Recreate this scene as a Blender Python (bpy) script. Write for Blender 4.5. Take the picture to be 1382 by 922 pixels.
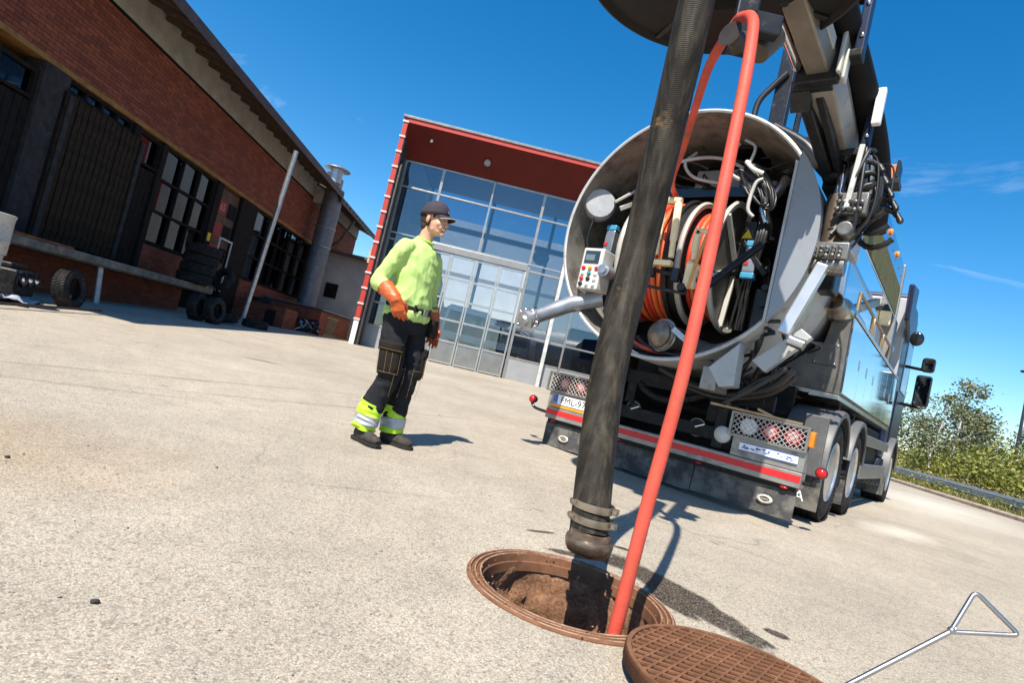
import bpy, bmesh, math, random
import numpy as np
from mathutils import Vector, Matrix, Euler, noise
for o in list(bpy.data.objects): bpy.data.objects.remove(o)
random.seed(7); np.random.seed(7)
SC = bpy.context.scene; COL = SC.collection
rad = math.radians
# ------------------------------------------------------------------ camera
cd = bpy.data.cameras.new('camera'); cam = bpy.data.objects.new('camera', cd); COL.objects.link(cam)
cd.sensor_width = 36; cd.lens = 20.16; cd.clip_start = .05; cd.clip_end = 3000
_r, _p = .2303987, .05096
fw = Vector((0, math.cos(_p), math.sin(_p))); up0 = Vector((0, -math.sin(_p), math.cos(_p))); rt0 = Vector((1, 0, 0))
# the photograph is tilted: image x axis and image y(up) axis rotated by the roll
rt = rt0*math.cos(_r)+up0*math.sin(_r)
up = up0*math.cos(_r)-rt0*math.sin(_r)
m = Matrix((rt, up, -fw)).transposed().to_4x4(); m.translation = (0, 0, .75)
cam.matrix_world = m; SC.camera = cam
# ------------------------------------------------------------------ sky, sun, exposure
SUN_EL = rad(55); SH = Vector((.40, .915, 0)).normalized()     # direction in which shadows fall
sd = Vector((SH.x*math.cos(SUN_EL), SH.y*math.cos(SUN_EL), -math.sin(SUN_EL)))
sl = bpy.data.lights.new('sun', 'SUN'); sl.energy = 5.0; sl.angle = rad(.53); sl.color = (1, .925, .815)
so = bpy.data.objects.new('sun', sl); COL.objects.link(so); so.rotation_euler = sd.to_track_quat('-Z', 'Y').to_euler(); so.location = (-5, -12, 20)
W = bpy.data.worlds.new('World'); SC.world = W; W.use_nodes = True
nt = W.node_tree; nt.nodes.clear()
def N(t, **k):
    n = nt.nodes.new(t)
    for a, b in k.items(): setattr(n, a, b)
    return n
out = N('ShaderNodeOutputWorld'); bg = N('ShaderNodeBackground'); sky = N('ShaderNodeTexSky')
sky.sky_type = 'NISHITA'; sky.sun_disc = False; sky.sun_elevation = SUN_EL
sky.sun_rotation = math.atan2(-SH.x, -SH.y) % (2*math.pi)
sky.altitude = 100; sky.air_density = 1.0; sky.dust_density = .5; sky.ozone_density = 3.2
bg.inputs['Strength'].default_value = .078
tc = N('ShaderNodeTexCoord')
def cloud(scale_vec, rot, sc, lo, hi, dist):
    mp = N('ShaderNodeMapping'); mp.inputs['Scale'].default_value = scale_vec; mp.inputs['Rotation'].default_value = rot
    nz = N('ShaderNodeTexNoise'); nz.inputs['Scale'].default_value = sc; nz.inputs['Detail'].default_value = 9; nz.inputs['Roughness'].default_value = .62; nz.inputs['Distortion'].default_value = dist
    mr = N('ShaderNodeMapRange'); mr.inputs['From Min'].default_value = lo; mr.inputs['From Max'].default_value = hi; mr.clamp = True
    nt.links.new(tc.outputs['Generated'], mp.inputs['Vector']); nt.links.new(mp.outputs[0], nz.inputs['Vector']); nt.links.new(nz.outputs['Fac'], mr.inputs['Value'])
    return mr.outputs[0]
c1 = cloud((1, 1, 2.6), (0, .5, .4), 2.6, .59, .80, .6)
sx = N('ShaderNodeSeparateXYZ'); nt.links.new(tc.outputs['Generated'], sx.inputs[0])
band = N('ShaderNodeMapRange'); band.inputs['From Min'].default_value = .55; band.inputs['From Max'].default_value = .08; band.clamp = True
nt.links.new(sx.outputs['Z'], band.inputs['Value'])
mul = N('ShaderNodeMath', operation='MULTIPLY'); nt.links.new(c1, mul.inputs[0]); nt.links.new(band.outputs[0], mul.inputs[1])
mul2 = N('ShaderNodeMath', operation='MULTIPLY'); nt.links.new(mul.outputs[0], mul2.inputs[0]); mul2.inputs[1].default_value = .7
hsv = N('ShaderNodeHueSaturation'); hsv.inputs['Saturation'].default_value = 1.40; hsv.inputs['Value'].default_value = 1.40; hsv.inputs['Hue'].default_value = .4955
nt.links.new(sky.outputs[0], hsv.inputs['Color'])
mix = N('ShaderNodeMix', data_type='RGBA'); mix.inputs['B'].default_value = (13, 13.5, 14, 1)
nt.links.new(mul2.outputs[0], mix.inputs['Factor']); nt.links.new(hsv.outputs[0], mix.inputs['A'])
nt.links.new(mix.outputs['Result'], bg.inputs['Color']); nt.links.new(bg.outputs[0], out.inputs[0])
SC.view_settings.view_transform = 'Standard'; SC.view_settings.look = 'None'; SC.view_settings.gamma = 1
SC.view_settings.exposure = .82
SC.cycles.max_bounces = 7; SC.cycles.transparent_max_bounces = 24
# ------------------------------------------------------------------ materials
def nodes(name):
    mt = bpy.data.materials.new(name); mt.use_nodes = True
    t = mt.node_tree; b = t.nodes['Principled BSDF']
    return mt, t, b
def add(t, typ, **k):
    n = t.nodes.new(typ)
    for a, b in k.items():
        if a in n.inputs: n.inputs[a].default_value = b
        else: setattr(n, a, b)
    return n
def sock(n, i, v): n.inputs[i].default_value = v
def ramp(t, src, stops):
    r = t.nodes.new('ShaderNodeValToRGB'); e = r.color_ramp.elements
    while len(e) < len(stops): e.new(.5)
    for k, (p, c) in enumerate(stops): e[k].position = p; e[k].color = (*c, 1) if len(c) == 3 else c
    t.links.new(src, r.inputs[0]); return r.outputs[0]
def mixc(t, fac, a, b, mode='MIX'):
    n = t.nodes.new('ShaderNodeMix'); n.data_type = 'RGBA'; n.blend_type = mode
    for s, v in (('Factor', fac), ('A', a), ('B', b)):
        if hasattr(v, 'is_linked') or isinstance(v, bpy.types.NodeSocket): t.links.new(v, n.inputs[s])
        else: n.inputs[s].default_value = v if not isinstance(v, tuple) else ((*v, 1) if len(v) == 3 else v)
    return n.outputs['Result']
def texn(t, scale, detail=6, rough=.6, vec=None, typ='ShaderNodeTexNoise', **k):
    n = add(t, typ, Scale=scale, **k)
    if typ == 'ShaderNodeTexNoise': n.inputs['Detail'].default_value = detail; n.inputs['Roughness'].default_value = rough
    if vec is None:
        c = t.nodes.new('ShaderNodeTexCoord'); vec = c.outputs['Object']
    t.links.new(vec, n.inputs['Vector']); return n
def mat(name, col, rough=.6, metal=0, var=.25, vscale=6, bump=.0, bscale=40, dirt=None, spec=None, island=0):
    """col varied by noise; dirt=(colour, noise scale, threshold, amount)"""
    mt, t, b = nodes(name)
    n = texn(t, vscale); d = tuple(c*(1-var) for c in col); l = tuple(min(1, c*(1+var)) for c in col)
    c = ramp(t, n.outputs['Fac'], [(.3, d), (.7, l)])
    if island:
        g = t.nodes.new('ShaderNodeNewGeometry')
        k = ramp(t, g.outputs['Random Per Island'], [(0, (1-island,)*3), (1, (1+island,)*3)])
        c = mixc(t, 1.0, c, k, 'MULTIPLY')
    if dirt:
        dc, ds, th, am = dirt
        q = texn(t, ds, 10, .7); f = ramp(t, q.outputs['Fac'], [(th-.06, (0, 0, 0)), (th+.1, (am,)*3)])
        c = mixc(t, f, c, dc)
        t.links.new(ramp(t, f, [(0, (rough,)*3), (1, (max(rough, .75),)*3)]), b.inputs['Roughness'])
    else: sock(b, 'Roughness', rough)
    t.links.new(c, b.inputs['Base Color']); sock(b, 'Metallic', metal)
    sock(b, 'Specular IOR Level', spec if spec is not None else (.12 if rough >= .7 else .25 if rough >= .55 else .5))
    if bump:
        n2 = texn(t, bscale, 8, .65); bp = add(t, 'ShaderNodeBump', Strength=bump, Distance=.01)
        t.links.new(n2.outputs['Fac'], bp.inputs['Height']); t.links.new(bp.outputs[0], b.inputs['Normal'])
    return mt
def glass(name, tint, refl, rough=.0, cl=(.9, .95, 1)):
    mt, t, b = nodes(name); o = t.nodes['Material Output']; t.nodes.remove(b)
    tr = add(t, 'ShaderNodeBsdfTransparent'); sock(tr, 0, (*tint, 1)); gl = add(t, 'ShaderNodeBsdfGlossy'); sock(gl, 'Roughness', rough); sock(gl, 'Color', (*cl, 1))
    lw = add(t, 'ShaderNodeLayerWeight'); sock(lw, 'Blend', .25)
    r = add(t, 'ShaderNodeMapRange'); sock(r, 'To Min', refl); sock(r, 'To Max', 1)
    t.links.new(lw.outputs['Fresnel'], r.inputs['Value'])
    mx = add(t, 'ShaderNodeMixShader'); t.links.new(r.outputs[0], mx.inputs[0]); t.links.new(tr.outputs[0], mx.inputs[1]); t.links.new(gl.outputs[0], mx.inputs[2]); t.links.new(mx.outputs[0], o.inputs[0])
    return mt
def leafmat(name, a, b2, c2):
    mt, t, b = nodes(name); g = t.nodes.new('ShaderNodeNewGeometry')
    n = texn(t, .7, 3)
    c = ramp(t, g.outputs['Random Per Island'], [(0, a), (.55, b2), (1, c2)])
    c = mixc(t, 1.0, c, ramp(t, n.outputs['Fac'], [(.3, (.65, .65, .65)), (.7, (1.3, 1.25, 1.1))]), 'MULTIPLY')
    t.links.new(c, b.inputs['Base Color']); sock(b, 'Roughness', .5)
    o = t.nodes['Material Output']; tl = add(t, 'ShaderNodeBsdfTranslucent'); t.links.new(c, tl.inputs[0])
    mx = add(t, 'ShaderNodeMixShader'); sock(mx, 0, .3); t.links.new(b.outputs[0], mx.inputs[1]); t.links.new(tl.outputs[0], mx.inputs[2]); t.links.new(mx.outputs[0], o.inputs[0])
    return mt
# ------------------------------------------------------------------ mesh builder
def V(*a): return Vector(a if len(a) == 3 else a[0])
def smoothpath(pts, n=8):
    pts = [Vector(p) for p in pts]; P = [pts[0]]+pts+[pts[-1]]; o = []
    for i in range(1, len(P)-2):
        for k in range(n):
            s = k/n; a, b, c, d = P[i-1], P[i], P[i+1], P[i+2]
            o.append(.5*((2*b)+(c-a)*s+(2*a-5*b+4*c-d)*s*s+(3*b-a-3*c+d)*s**3))
    o.append(pts[-1]); return o
class MB:
    def __init__(s): s.v = []; s.f = []
    def box(s, x0, x1, y0, y1, z0, z1):
        k = len(s.v); s.v += [(x, y, z) for z in (z0, z1) for y in (y0, y1) for x in (x0, x1)]
        s.f += [tuple(k+i for i in q) for q in ((0, 2, 3, 1), (4, 5, 7, 6), (0, 1, 5, 4), (2, 6, 7, 3), (0, 4, 6, 2), (1, 3, 7, 5))]; return s
    def obox(s, c, ax, ay, az):
        c, ax, ay, az = map(Vector, (c, ax, ay, az)); k = len(s.v)
        s.v += [tuple(c+ax*i+ay*j+az*l) for l in (-1, 1) for j in (-1, 1) for i in (-1, 1)]
        s.f += [tuple(k+i for i in q) for q in ((0, 2, 3, 1), (4, 5, 7, 6), (0, 1, 5, 4), (2, 6, 7, 3), (0, 4, 6, 2), (1, 3, 7, 5))]; return s
    def beam(s, p0, p1, w, h, up=(0, 0, 1)):
        p0, p1 = Vector(p0), Vector(p1); d = (p1-p0); a = d.normalized(); u = Vector(up)
        if abs(a.dot(u)) > .98: u = Vector((0, 1, 0)) if abs(a.y) < .9 else Vector((1, 0, 0))
        sd_ = a.cross(u).normalized(); u = sd_.cross(a)
        return s.obox((p0+p1)/2, sd_*w/2, d/2, u*h/2)
    def tube(s, pts, r, n=8, side=None, closed=False, caps=True):
        pts = [Vector(p) for p in pts]; m_ = len(pts); k = len(s.v)
        if not isinstance(r, list): r = [r]*m_
        T_ = []
        for i in range(m_):
            if closed: d = pts[(i+1) % m_]-pts[i-1]
            else: d = pts[min(i+1, m_-1)]-pts[max(i-1, 0)]
            T_.append(d.normalized() if d.length > 1e-9 else Vector((0, 0, 1)))
        u = Vector(side) if side is not None else (Vector((1, 0, 0)) if abs(T_[0].x) < .8 else Vector((0, 1, 0)))
        for i in range(m_):
            a = T_[i]
            if side is not None: u = Vector(side)
            u = u-a*u.dot(a)
            if u.length < 1e-6: u = Vector((0, 1, 0))-a*a.y
            u.normalize(); w = a.cross(u)
            ra, rb = r[i] if isinstance(r[i], tuple) else (r[i], r[i])
            for j in range(n):
                t = 2*math.pi*j/n; s.v.append(tuple(pts[i]+u*(math.cos(t)*ra)+w*(math.sin(t)*rb)))
        for i in range(m_ if closed else m_-1):
            i2 = (i+1) % m_
            for j in range(n): s.f.append((k+i*n+j, k+i*n+(j+1) % n, k+i2*n+(j+1) % n, k+i2*n+j))
        if caps and not closed: s.f.append(tuple(k+j for j in reversed(range(n)))); s.f.append(tuple(k+(m_-1)*n+j for j in range(n)))
        return s
    def cyl(s, p0, p1, r, r2=None, n=16): return s.tube([p0, p1], [r, r if r2 is None else r2], n)
    def lathe(s, prof, o=(0, 0, 0), ax=(0, 0, 1), n=32, closed=False):
        """prof: (radius, height along ax); closed joins the last profile point to the first"""
        o, a = Vector(o), Vector(ax).normalized(); u = a.orthogonal().normalized(); w = a.cross(u); k = len(s.v); m_ = len(prof)
        for (r, h) in prof:
            for j in range(n):
                t = 2*math.pi*j/n; s.v.append(tuple(o+a*h+u*(r*math.cos(t))+w*(r*math.sin(t))))
        for i in range(m_ if closed else m_-1):
            i2 = (i+1) % m_
            for j in range(n): s.f.append((k+i*n+j, k+i*n+(j+1) % n, k+i2*n+(j+1) % n, k+i2*n+j))
        if not closed:
            if prof[0][0] > 1e-6: s.f.append(tuple(k+j for j in reversed(range(n))))
            if prof[-1][0] > 1e-6: s.f.append(tuple(k+(m_-1)*n+j for j in range(n)))
        return s
    def torus(s, c, ax, R, r, n=32, q=8):
        return s.lathe([(R+r*math.cos(2*math.pi*i/q), r*math.sin(2*math.pi*i/q)) for i in range(q)], c, ax, n, closed=True)
    def sphere(s, c, r, n=16, q=10, rot=None):
        if not isinstance(r, tuple): r = (r, r, r)
        c = Vector(c); k = len(s.v)
        for i in range(q+1):
            ph = math.pi*i/q
            for j in range(n):
                t = 2*math.pi*j/n; p = Vector((r[0]*math.sin(ph)*math.cos(t), r[1]*math.sin(ph)*math.sin(t), r[2]*math.cos(ph)))
                if rot is not None: p = rot @ p
                s.v.append(tuple(c+p))
        for i in range(q):
            for j in range(n): s.f.append((k+i*n+j, k+(i+1)*n+j, k+(i+1)*n+(j+1) % n, k+i*n+(j+1) % n))
        return s
    def prism(s, poly, f0, f1):
        """poly: 2D points; f0,f1 map a point to the two ends"""
        n = len(poly); k = len(s.v)
        s.v += [tuple(f0(*p)) for p in poly]+[tuple(f1(*p)) for p in poly]
        s.f.append(tuple(k+i for i in reversed(range(n)))); s.f.append(tuple(k+n+i for i in range(n)))
        s.f += [(k+i, k+(i+1) % n, k+n+(i+1) % n, k+n+i) for i in range(n)]; return s
    def build(s, name, mt, parent=None, smooth=None, bevel=0, loc=None, rot=None, clean=False):
        me = bpy.data.meshes.new(name); me.from_pydata([tuple(x) for x in s.v], [], s.f)
        bm = bmesh.new(); bm.from_mesh(me)
        if clean: bmesh.ops.remove_doubles(bm, verts=bm.verts, dist=1e-5)
        bmesh.ops.recalc_face_normals(bm, faces=bm.faces); bm.to_mesh(me); bm.free()
        o = bpy.data.objects.new(name, me); COL.objects.link(o)
        if mt: me.materials.append(mt)
        if parent: o.parent = parent
        if loc: o.location = loc
        if rot: o.rotation_euler = rot
        if smooth:
            me.polygons.foreach_set('use_smooth', [True]*len(me.polygons)); me.set_sharp_from_angle(angle=rad(smooth))
        if bevel:
            b = o.modifiers.new('bevel', 'BEVEL'); b.width = bevel; b.segments = 2; b.limit_method = 'ANGLE'; b.angle_limit = rad(45)
        return o
def tag(o, label=None, cat=None, group=None, kind=None):
    for k, v in (('label', label), ('category', cat), ('group', group), ('kind', kind)):
        if v: o[k] = v
    return o
def empty(name, loc=(0, 0, 0), rz=0):
    o = bpy.data.objects.new(name, None); COL.objects.link(o); o.location = loc; o.rotation_euler = (0, 0, rz); o.empty_display_size = .1; return o
def inst(o, name=None, parent=None, loc=None, rot=None):
    c = o.copy(); COL.objects.link(c)
    if name: c.name = name
    c.parent = parent if parent else o.parent
    if loc is not None: c.location = loc
    if rot is not None: c.rotation_euler = rot
    return c
def dup(o, loc=None, rz=None, rot=None):
    c = o.copy(); COL.objects.link(c); c.parent = o.parent
    for ch in list(o.children):
        d = ch.copy(); COL.objects.link(d); d.parent = c
        for g in ch.children:
            e = g.copy(); COL.objects.link(e); e.parent = d
    if loc is not None: c.location = loc
    if rz is not None: c.rotation_euler = (0, 0, rz)
    if rot is not None: c.rotation_euler = rot
    return c
def text(s, size, mt, name, parent=None, mw=None, depth=.001, align='CENTER'):
    cu = bpy.data.curves.new(name, 'FONT'); cu.body = s; cu.size = size; cu.extrude = depth; cu.align_x = align; cu.align_y = 'CENTER'; cu.resolution_u = 3
    t = bpy.data.objects.new(name, cu); COL.objects.link(t)
    dg = bpy.context.evaluated_depsgraph_get(); me = bpy.data.meshes.new_from_object(t.evaluated_get(dg)); bpy.data.objects.remove(t)
    o = bpy.data.objects.new(name, me); COL.objects.link(o); me.materials.clear(); me.materials.append(mt)
    if parent: o.parent = parent
    if mw is not None: o.matrix_local = mw
    return o
def frame(origin, xa, za):
    """matrix for flat lettering: xa = reading direction, za = outward normal"""
    xa = Vector(xa).normalized(); za = Vector(za).normalized(); ya = za.cross(xa)
    mm = Matrix((xa, ya, za)).transposed().to_4x4(); mm.translation = Vector(origin); return mm
def remesh(mb, name, mt, parent=None, voxel=.008, smooth=6, wrinkle=None, factor=.5, merge=None):
    o = mb.build(name, mt)
    r = o.modifiers.new('r', 'REMESH'); r.mode = 'VOXEL'; r.voxel_size = voxel
    if smooth: sm = o.modifiers.new('s', 'SMOOTH'); sm.factor = factor; sm.iterations = smooth
    dg = bpy.context.evaluated_depsgraph_get(); me = bpy.data.meshes.new_from_object(o.evaluated_get(dg)); old = o.data
    o.modifiers.clear(); o.data = me; bpy.data.meshes.remove(old); me.name = name
    me.materials.clear(); me.materials.append(mt)
    if wrinkle:
        nv = len(me.vertices); nn = [v.normal.copy() for v in me.vertices]
        for i in range(nv):
            co = me.vertices[i].co; me.vertices[i].co = co+nn[i]*wrinkle(co)
    me.polygons.foreach_set('use_smooth', [True]*len(me.polygons))
    if parent: o.parent = parent
    return o
# ================================================================== ground
GYX = [3, 4.3, 7, 10, 13.7, 17.5, 21, 40, 100]; GYZ = [0, .01, .10, .20, .31, .40, .43, .50, .50]
def sstep(a, b, x):
    t = min(1, max(0, (x-a)/(b-a))); return t*t*(3-2*t)
def gz(x, y):
    z = float(np.interp(y, GYX, GYZ))
    return z*(1-sstep(-2, 4, x-max(0, y-6)*.35))
MHX, MHY, MHR = .42, 2.18, .386
def av_in(t, P):
    nd = texn(t, 9, 4, .6, P); av = add(t, 'ShaderNodeVectorMath', operation='MULTIPLY_ADD'); sock(av, 1, (.12, .12, 0)); t.links.new(nd.outputs['Color'], av.inputs[0]); t.links.new(P, av.inputs[2]); return av.outputs[0]
def asphalt():
    mt, t, b = nodes('asphalt'); c0 = t.nodes.new('ShaderNodeTexCoord'); P = c0.outputs['Object']
    vo = add(t, 'ShaderNodeTexVoronoi', Scale=215.0); t.links.new(P, vo.inputs['Vector'])
    vo2 = add(t, 'ShaderNodeTexVoronoi', Scale=118.0); t.links.new(P, vo2.inputs['Vector'])
    sep = t.nodes.new('ShaderNodeSeparateColor'); t.links.new(vo.outputs['Color'], sep.inputs[0])
    sep2 = t.nodes.new('ShaderNodeSeparateColor'); t.links.new(vo2.outputs['Color'], sep2.inputs[0])
    # stones of many tints in a paler worn binder
    st = ramp(t, sep.outputs[0], [(0, (.30, .28, .25)), (.22, (.40, .375, .33)), (.5, (.485, .455, .40)), (.80, (.565, .53, .475)), (1, (.65, .62, .57))])
    st2 = ramp(t, sep2.outputs[1], [(0, (.27, .25, .23)), (.3, (.41, .385, .345)), (.7, (.535, .50, .445)), (.93, (.60, .555, .49)), (1, (.52, .40, .30))])
    n1 = texn(t, 28, 5, .6, P); f1 = ramp(t, n1.outputs['Fac'], [(.45, (0, 0, 0)), (.58, (1, 1, 1))])
    c = mixc(t, f1, st, st2)
    gap = ramp(t, vo.outputs['Distance'], [(.35, (1, 1, 1)), (.75, (.66, .645, .62))]); c = mixc(t, .8, c, gap, 'MULTIPLY')
    # broad wear: paler tracks, greyer patches
    n2 = texn(t, .55, 6, .6, P); c = mixc(t, 1.0, c, ramp(t, n2.outputs['Fac'], [(.3, (.65, .62, .565)), (.5, (.78, .742, .675)), (.72, (.90, .86, .785))]), 'MULTIPLY')
    n3 = texn(t, 4.2, 8, .7, P); c = mixc(t, 1.0, c, ramp(t, n3.outputs['Fac'], [(.3, (.88, .88, .88)), (.6, (1.06, 1.05, 1.04))]), 'MULTIPLY')
    sx = t.nodes.new('ShaderNodeSeparateXYZ'); t.links.new(P, sx.inputs[0])
    nw = texn(t, 3.0, 8, .7, P)
    def blob(cx, cy, ax, ay, ang, lo, hi, wob=.55):
        mp = t.nodes.new('ShaderNodeMapping'); mp.vector_type = 'TEXTURE'; sock(mp, 'Location', (cx, cy, 0)); sock(mp, 'Rotation', (0, 0, ang)); sock(mp, 'Scale', (ax, ay, 1e3))
        t.links.new(P, mp.inputs['Vector']); ln = add(t, 'ShaderNodeVectorMath', operation='LENGTH'); t.links.new(mp.outputs[0], ln.inputs[0])
        ad = add(t, 'ShaderNodeMath', operation='MULTIPLY_ADD'); t.links.new(nw.outputs['Fac'], ad.inputs[0]); sock(ad, 1, -wob*2); 
        s2 = add(t, 'ShaderNodeMath', operation='ADD'); t.links.new(ln.outputs['Value'], s2.inputs[0]); sock(s2, 1, wob); t.links.new(s2.outputs[0], ad.inputs[2])
        r = add(t, 'ShaderNodeMapRange'); sock(r, 'From Min', hi); sock(r, 'From Max', lo); t.links.new(ad.outputs[0], r.inputs['Value']); return r.outputs[0]
    def mx(a, b_):
        n = add(t, 'ShaderNodeMath', operation='MAXIMUM'); t.links.new(a, n.inputs[0]); t.links.new(b_, n.inputs[1]); return n.outputs[0]
    # rust-brown stain far left, dried dirt by the dock
    c = mixc(t, blob(-2.35, 2.1, 1.0, .6, .3, .1, 1.5, .6), c, mixc(t, 1.0, c, (1.0, .88, .74), 'MULTIPLY'))
    c = mixc(t, blob(-3.2, 7.75, .34, .10, .35, .5, 1.1, .7), c, (.20, .15, .11))
    c = mixc(t, blob(-4.6, 9.3, .7, .05, -.5, .5, 1.0, .6), c, (.24, .19, .15))
    c = mixc(t, blob(-5.1, 11.5, .9, .06, -.4, .5, 1.0, .6), c, (.22, .17, .14))
    c = mixc(t, blob(-3.9, 12.4, .9, .07, -.5, .5, 1.0, .6), c, (.24, .19, .15))
    # paler patches beyond the truck's rear wheel
    c = mixc(t, mixc(t, 1.0, blob(4.55, 6.3, .75, .33, .75, .1, 1.3, .7), (.5, .5, .5), 'MULTIPLY'), c, (.66, .62, .54))
    c = mixc(t, mixc(t, 1.0, blob(9.5, 12.5, 3.0, 1.2, .9, .1, 1.7, .5), (.5, .5, .5), 'MULTIPLY'), c, (.62, .58, .50))
    for q in ((-2.6, 5.2, 2.4, .05, .95), (-1.4, 5.6, 2.6, .045, .85), (1.2, 3.9, 1.2, .035, -.6), (-.6, 2.9, .5, .02, .5), (-3.0, 3.6, 1.5, .05, .7)): c = mixc(t, mixc(t, 1.0, blob(*q, .3, 1.1, .8), (.45, .45, .45), 'MULTIPLY'), c, mixc(t, 1.0, c, (.55, .53, .51), 'MULTIPLY'))
    # wet splashes on the far side of the manhole
    w = blob(.925, 2.44, .46, .125, -1.06, .78, .97, .6)
    for q in ((.68, 2.72, .17, .11, -.5), (.86, 2.30, .16, .06, -1.1), (.50, 2.66, .16, .05, .1), (1.245, 2.24, .062, .045, -.6), (1.12, 2.16, .10, .035, -1.0), (.36, 2.92, .10, .022, .4), (.80, 2.96, .07, .03, -.3), (.64, 2.98, .08, .02, .3)): w = mx(w, blob(*q, .7, .94, .7))
    sp_ = ramp(t, sep.outputs[1], [(0, (.55, .55, .55)), (.5, (1, 1, 1))]); w = mixc(t, 1.0, w, sp_, 'MULTIPLY')
    c = mixc(t, w, c, mixc(t, 1.0, c, (.13, .118, .11), 'MULTIPLY'))
    vs = add(t, 'ShaderNodeTexVoronoi', Scale=1.7); t.links.new(av_in(t, P), vs.inputs['Vector']); sq = t.nodes.new('ShaderNodeSeparateColor'); t.links.new(vs.outputs['Color'], sq.inputs[0])
    so_ = mixc(t, 1.0, ramp(t, vs.outputs['Distance'], [(.03, (.5, .5, .5)), (.085, (0, 0, 0))]), ramp(t, sq.outputs[0], [(.5, (0, 0, 0)), (.62, (1, 1, 1))]), 'MULTIPLY'); c = mixc(t, so_, c, (.12, .105, .09))
    # hairline cracks
    vc = add(t, 'ShaderNodeTexVoronoi', Scale=.62, feature='DISTANCE_TO_EDGE'); nd = texn(t, 2.2, 5, .6, P); av = add(t, 'ShaderNodeVectorMath', operation='MULTIPLY_ADD'); sock(av, 1, (.35, .35, 0)); t.links.new(nd.outputs['Color'], av.inputs[0]); t.links.new(P, av.inputs[2]); t.links.new(av.outputs[0], vc.inputs['Vector'])
    cr = ramp(t, vc.outputs['Distance'], [(0, (1, 1, 1)), (.006, (0, 0, 0))]); ng = ramp(t, texn(t, .8, 2, .5, P).outputs['Fac'], [(.50, (0, 0, 0)), (.60, (.5, .5, .5))])
    c = mixc(t, mixc(t, 1.0, cr, ng, 'MULTIPLY'), c, (.12, .11, .10))
    t.links.new(c, b.inputs['Base Color'])
    t.links.new(ramp(t, w, [(0, (.9, .9, .9)), (1, (.38, .38, .38))]), b.inputs['Roughness']); sock(b, 'Specular IOR Level', .18)
    h = add(t, 'ShaderNodeMath', operation='MULTIPLY_ADD'); sock(h, 1, -.6); t.links.new(vo.outputs['Distance'], h.inputs[0])
    h2 = add(t, 'ShaderNodeMath', operation='MULTIPLY'); sock(h2, 1, .9); t.links.new(n1.outputs['Fac'], h2.inputs[0]); t.links.new(h2.outputs[0], h.inputs[2])
    bp = add(t, 'ShaderNodeBump', Strength=.36, Distance=.0035); t.links.new(h.outputs[0], bp.inputs['Height']); t.links.new(bp.outputs[0], b.inputs['Normal'])
    return mt
ASPH = asphalt()
def ground():
    k = 6; q0, q1 = MHX-.6, MHX+.6; r0, r1 = MHY-.6, MHY+.6
    xs = sorted(set([-900, -300, -120, -60, -40]+list(np.arange(-26, q0-.3, 1.0))+[q0+(q1-q0)*i/k for i in range(k+1)]+list(np.arange(q1+.5, 26, 1.0))+[30, 40, 60, 120, 300, 900]))
    ys = sorted(set([-900, -300, -100, -40, -15, -6, -2, 0, .8]+[r0+(r1-r0)*i/k for i in range(k+1)]+list(np.arange(r1+.4, 44, .9))+[50, 60, 90, 150, 400, 1500]))
    nx, ny = len(xs), len(ys); mb = MB(); mb.v = [(x, y, gz(x, y)) for y in ys for x in xs]
    for j in range(ny-1):
        for i in range(nx-1):
            cx, cy = (xs[i]+xs[i+1])/2, (ys[j]+ys[j+1])/2
            if q0 < cx < q1 and r0 < cy < r1: continue
            mb.f.append((j*nx+i, j*nx+i+1, (j+1)*nx+i+1, (j+1)*nx+i))
    i0, j0 = min(range(nx), key=lambda i: abs(xs[i]-q0)), min(range(ny), key=lambda j: abs(ys[j]-r0))
    ring = [(j0*nx+i0+i) for i in range(k)]+[((j0+j)*nx+i0+k) for j in range(k)]+[((j0+k)*nx+i0+k-i) for i in range(k)]+[((j0+k-j)*nx+i0) for j in range(k)]
    m_ = len(ring); c = []; S = 4; nC = m_*S
    pts = []
    for a in range(m_):
        p, q = Vector(mb.v[ring[a]]), Vector(mb.v[ring[(a+1) % m_]])
        for s in range(S): pts.append(p.lerp(q, s/S))
    base = len(mb.v)
    for p in pts:
        d = Vector((p.x-MHX, p.y-MHY, 0)).normalized(); mb.v.append((MHX+d.x*MHR, MHY+d.y*MHR, 0))
    for a in range(m_):
        ids = [ring[a], ring[(a+1) % m_]]+[base+((a+1)*S-s) % nC for s in range(S+1)]
        mb.f.append(tuple(ids))
    o = mb.build('ground', ASPH); o['kind'] = 'structure'
ground()
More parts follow.
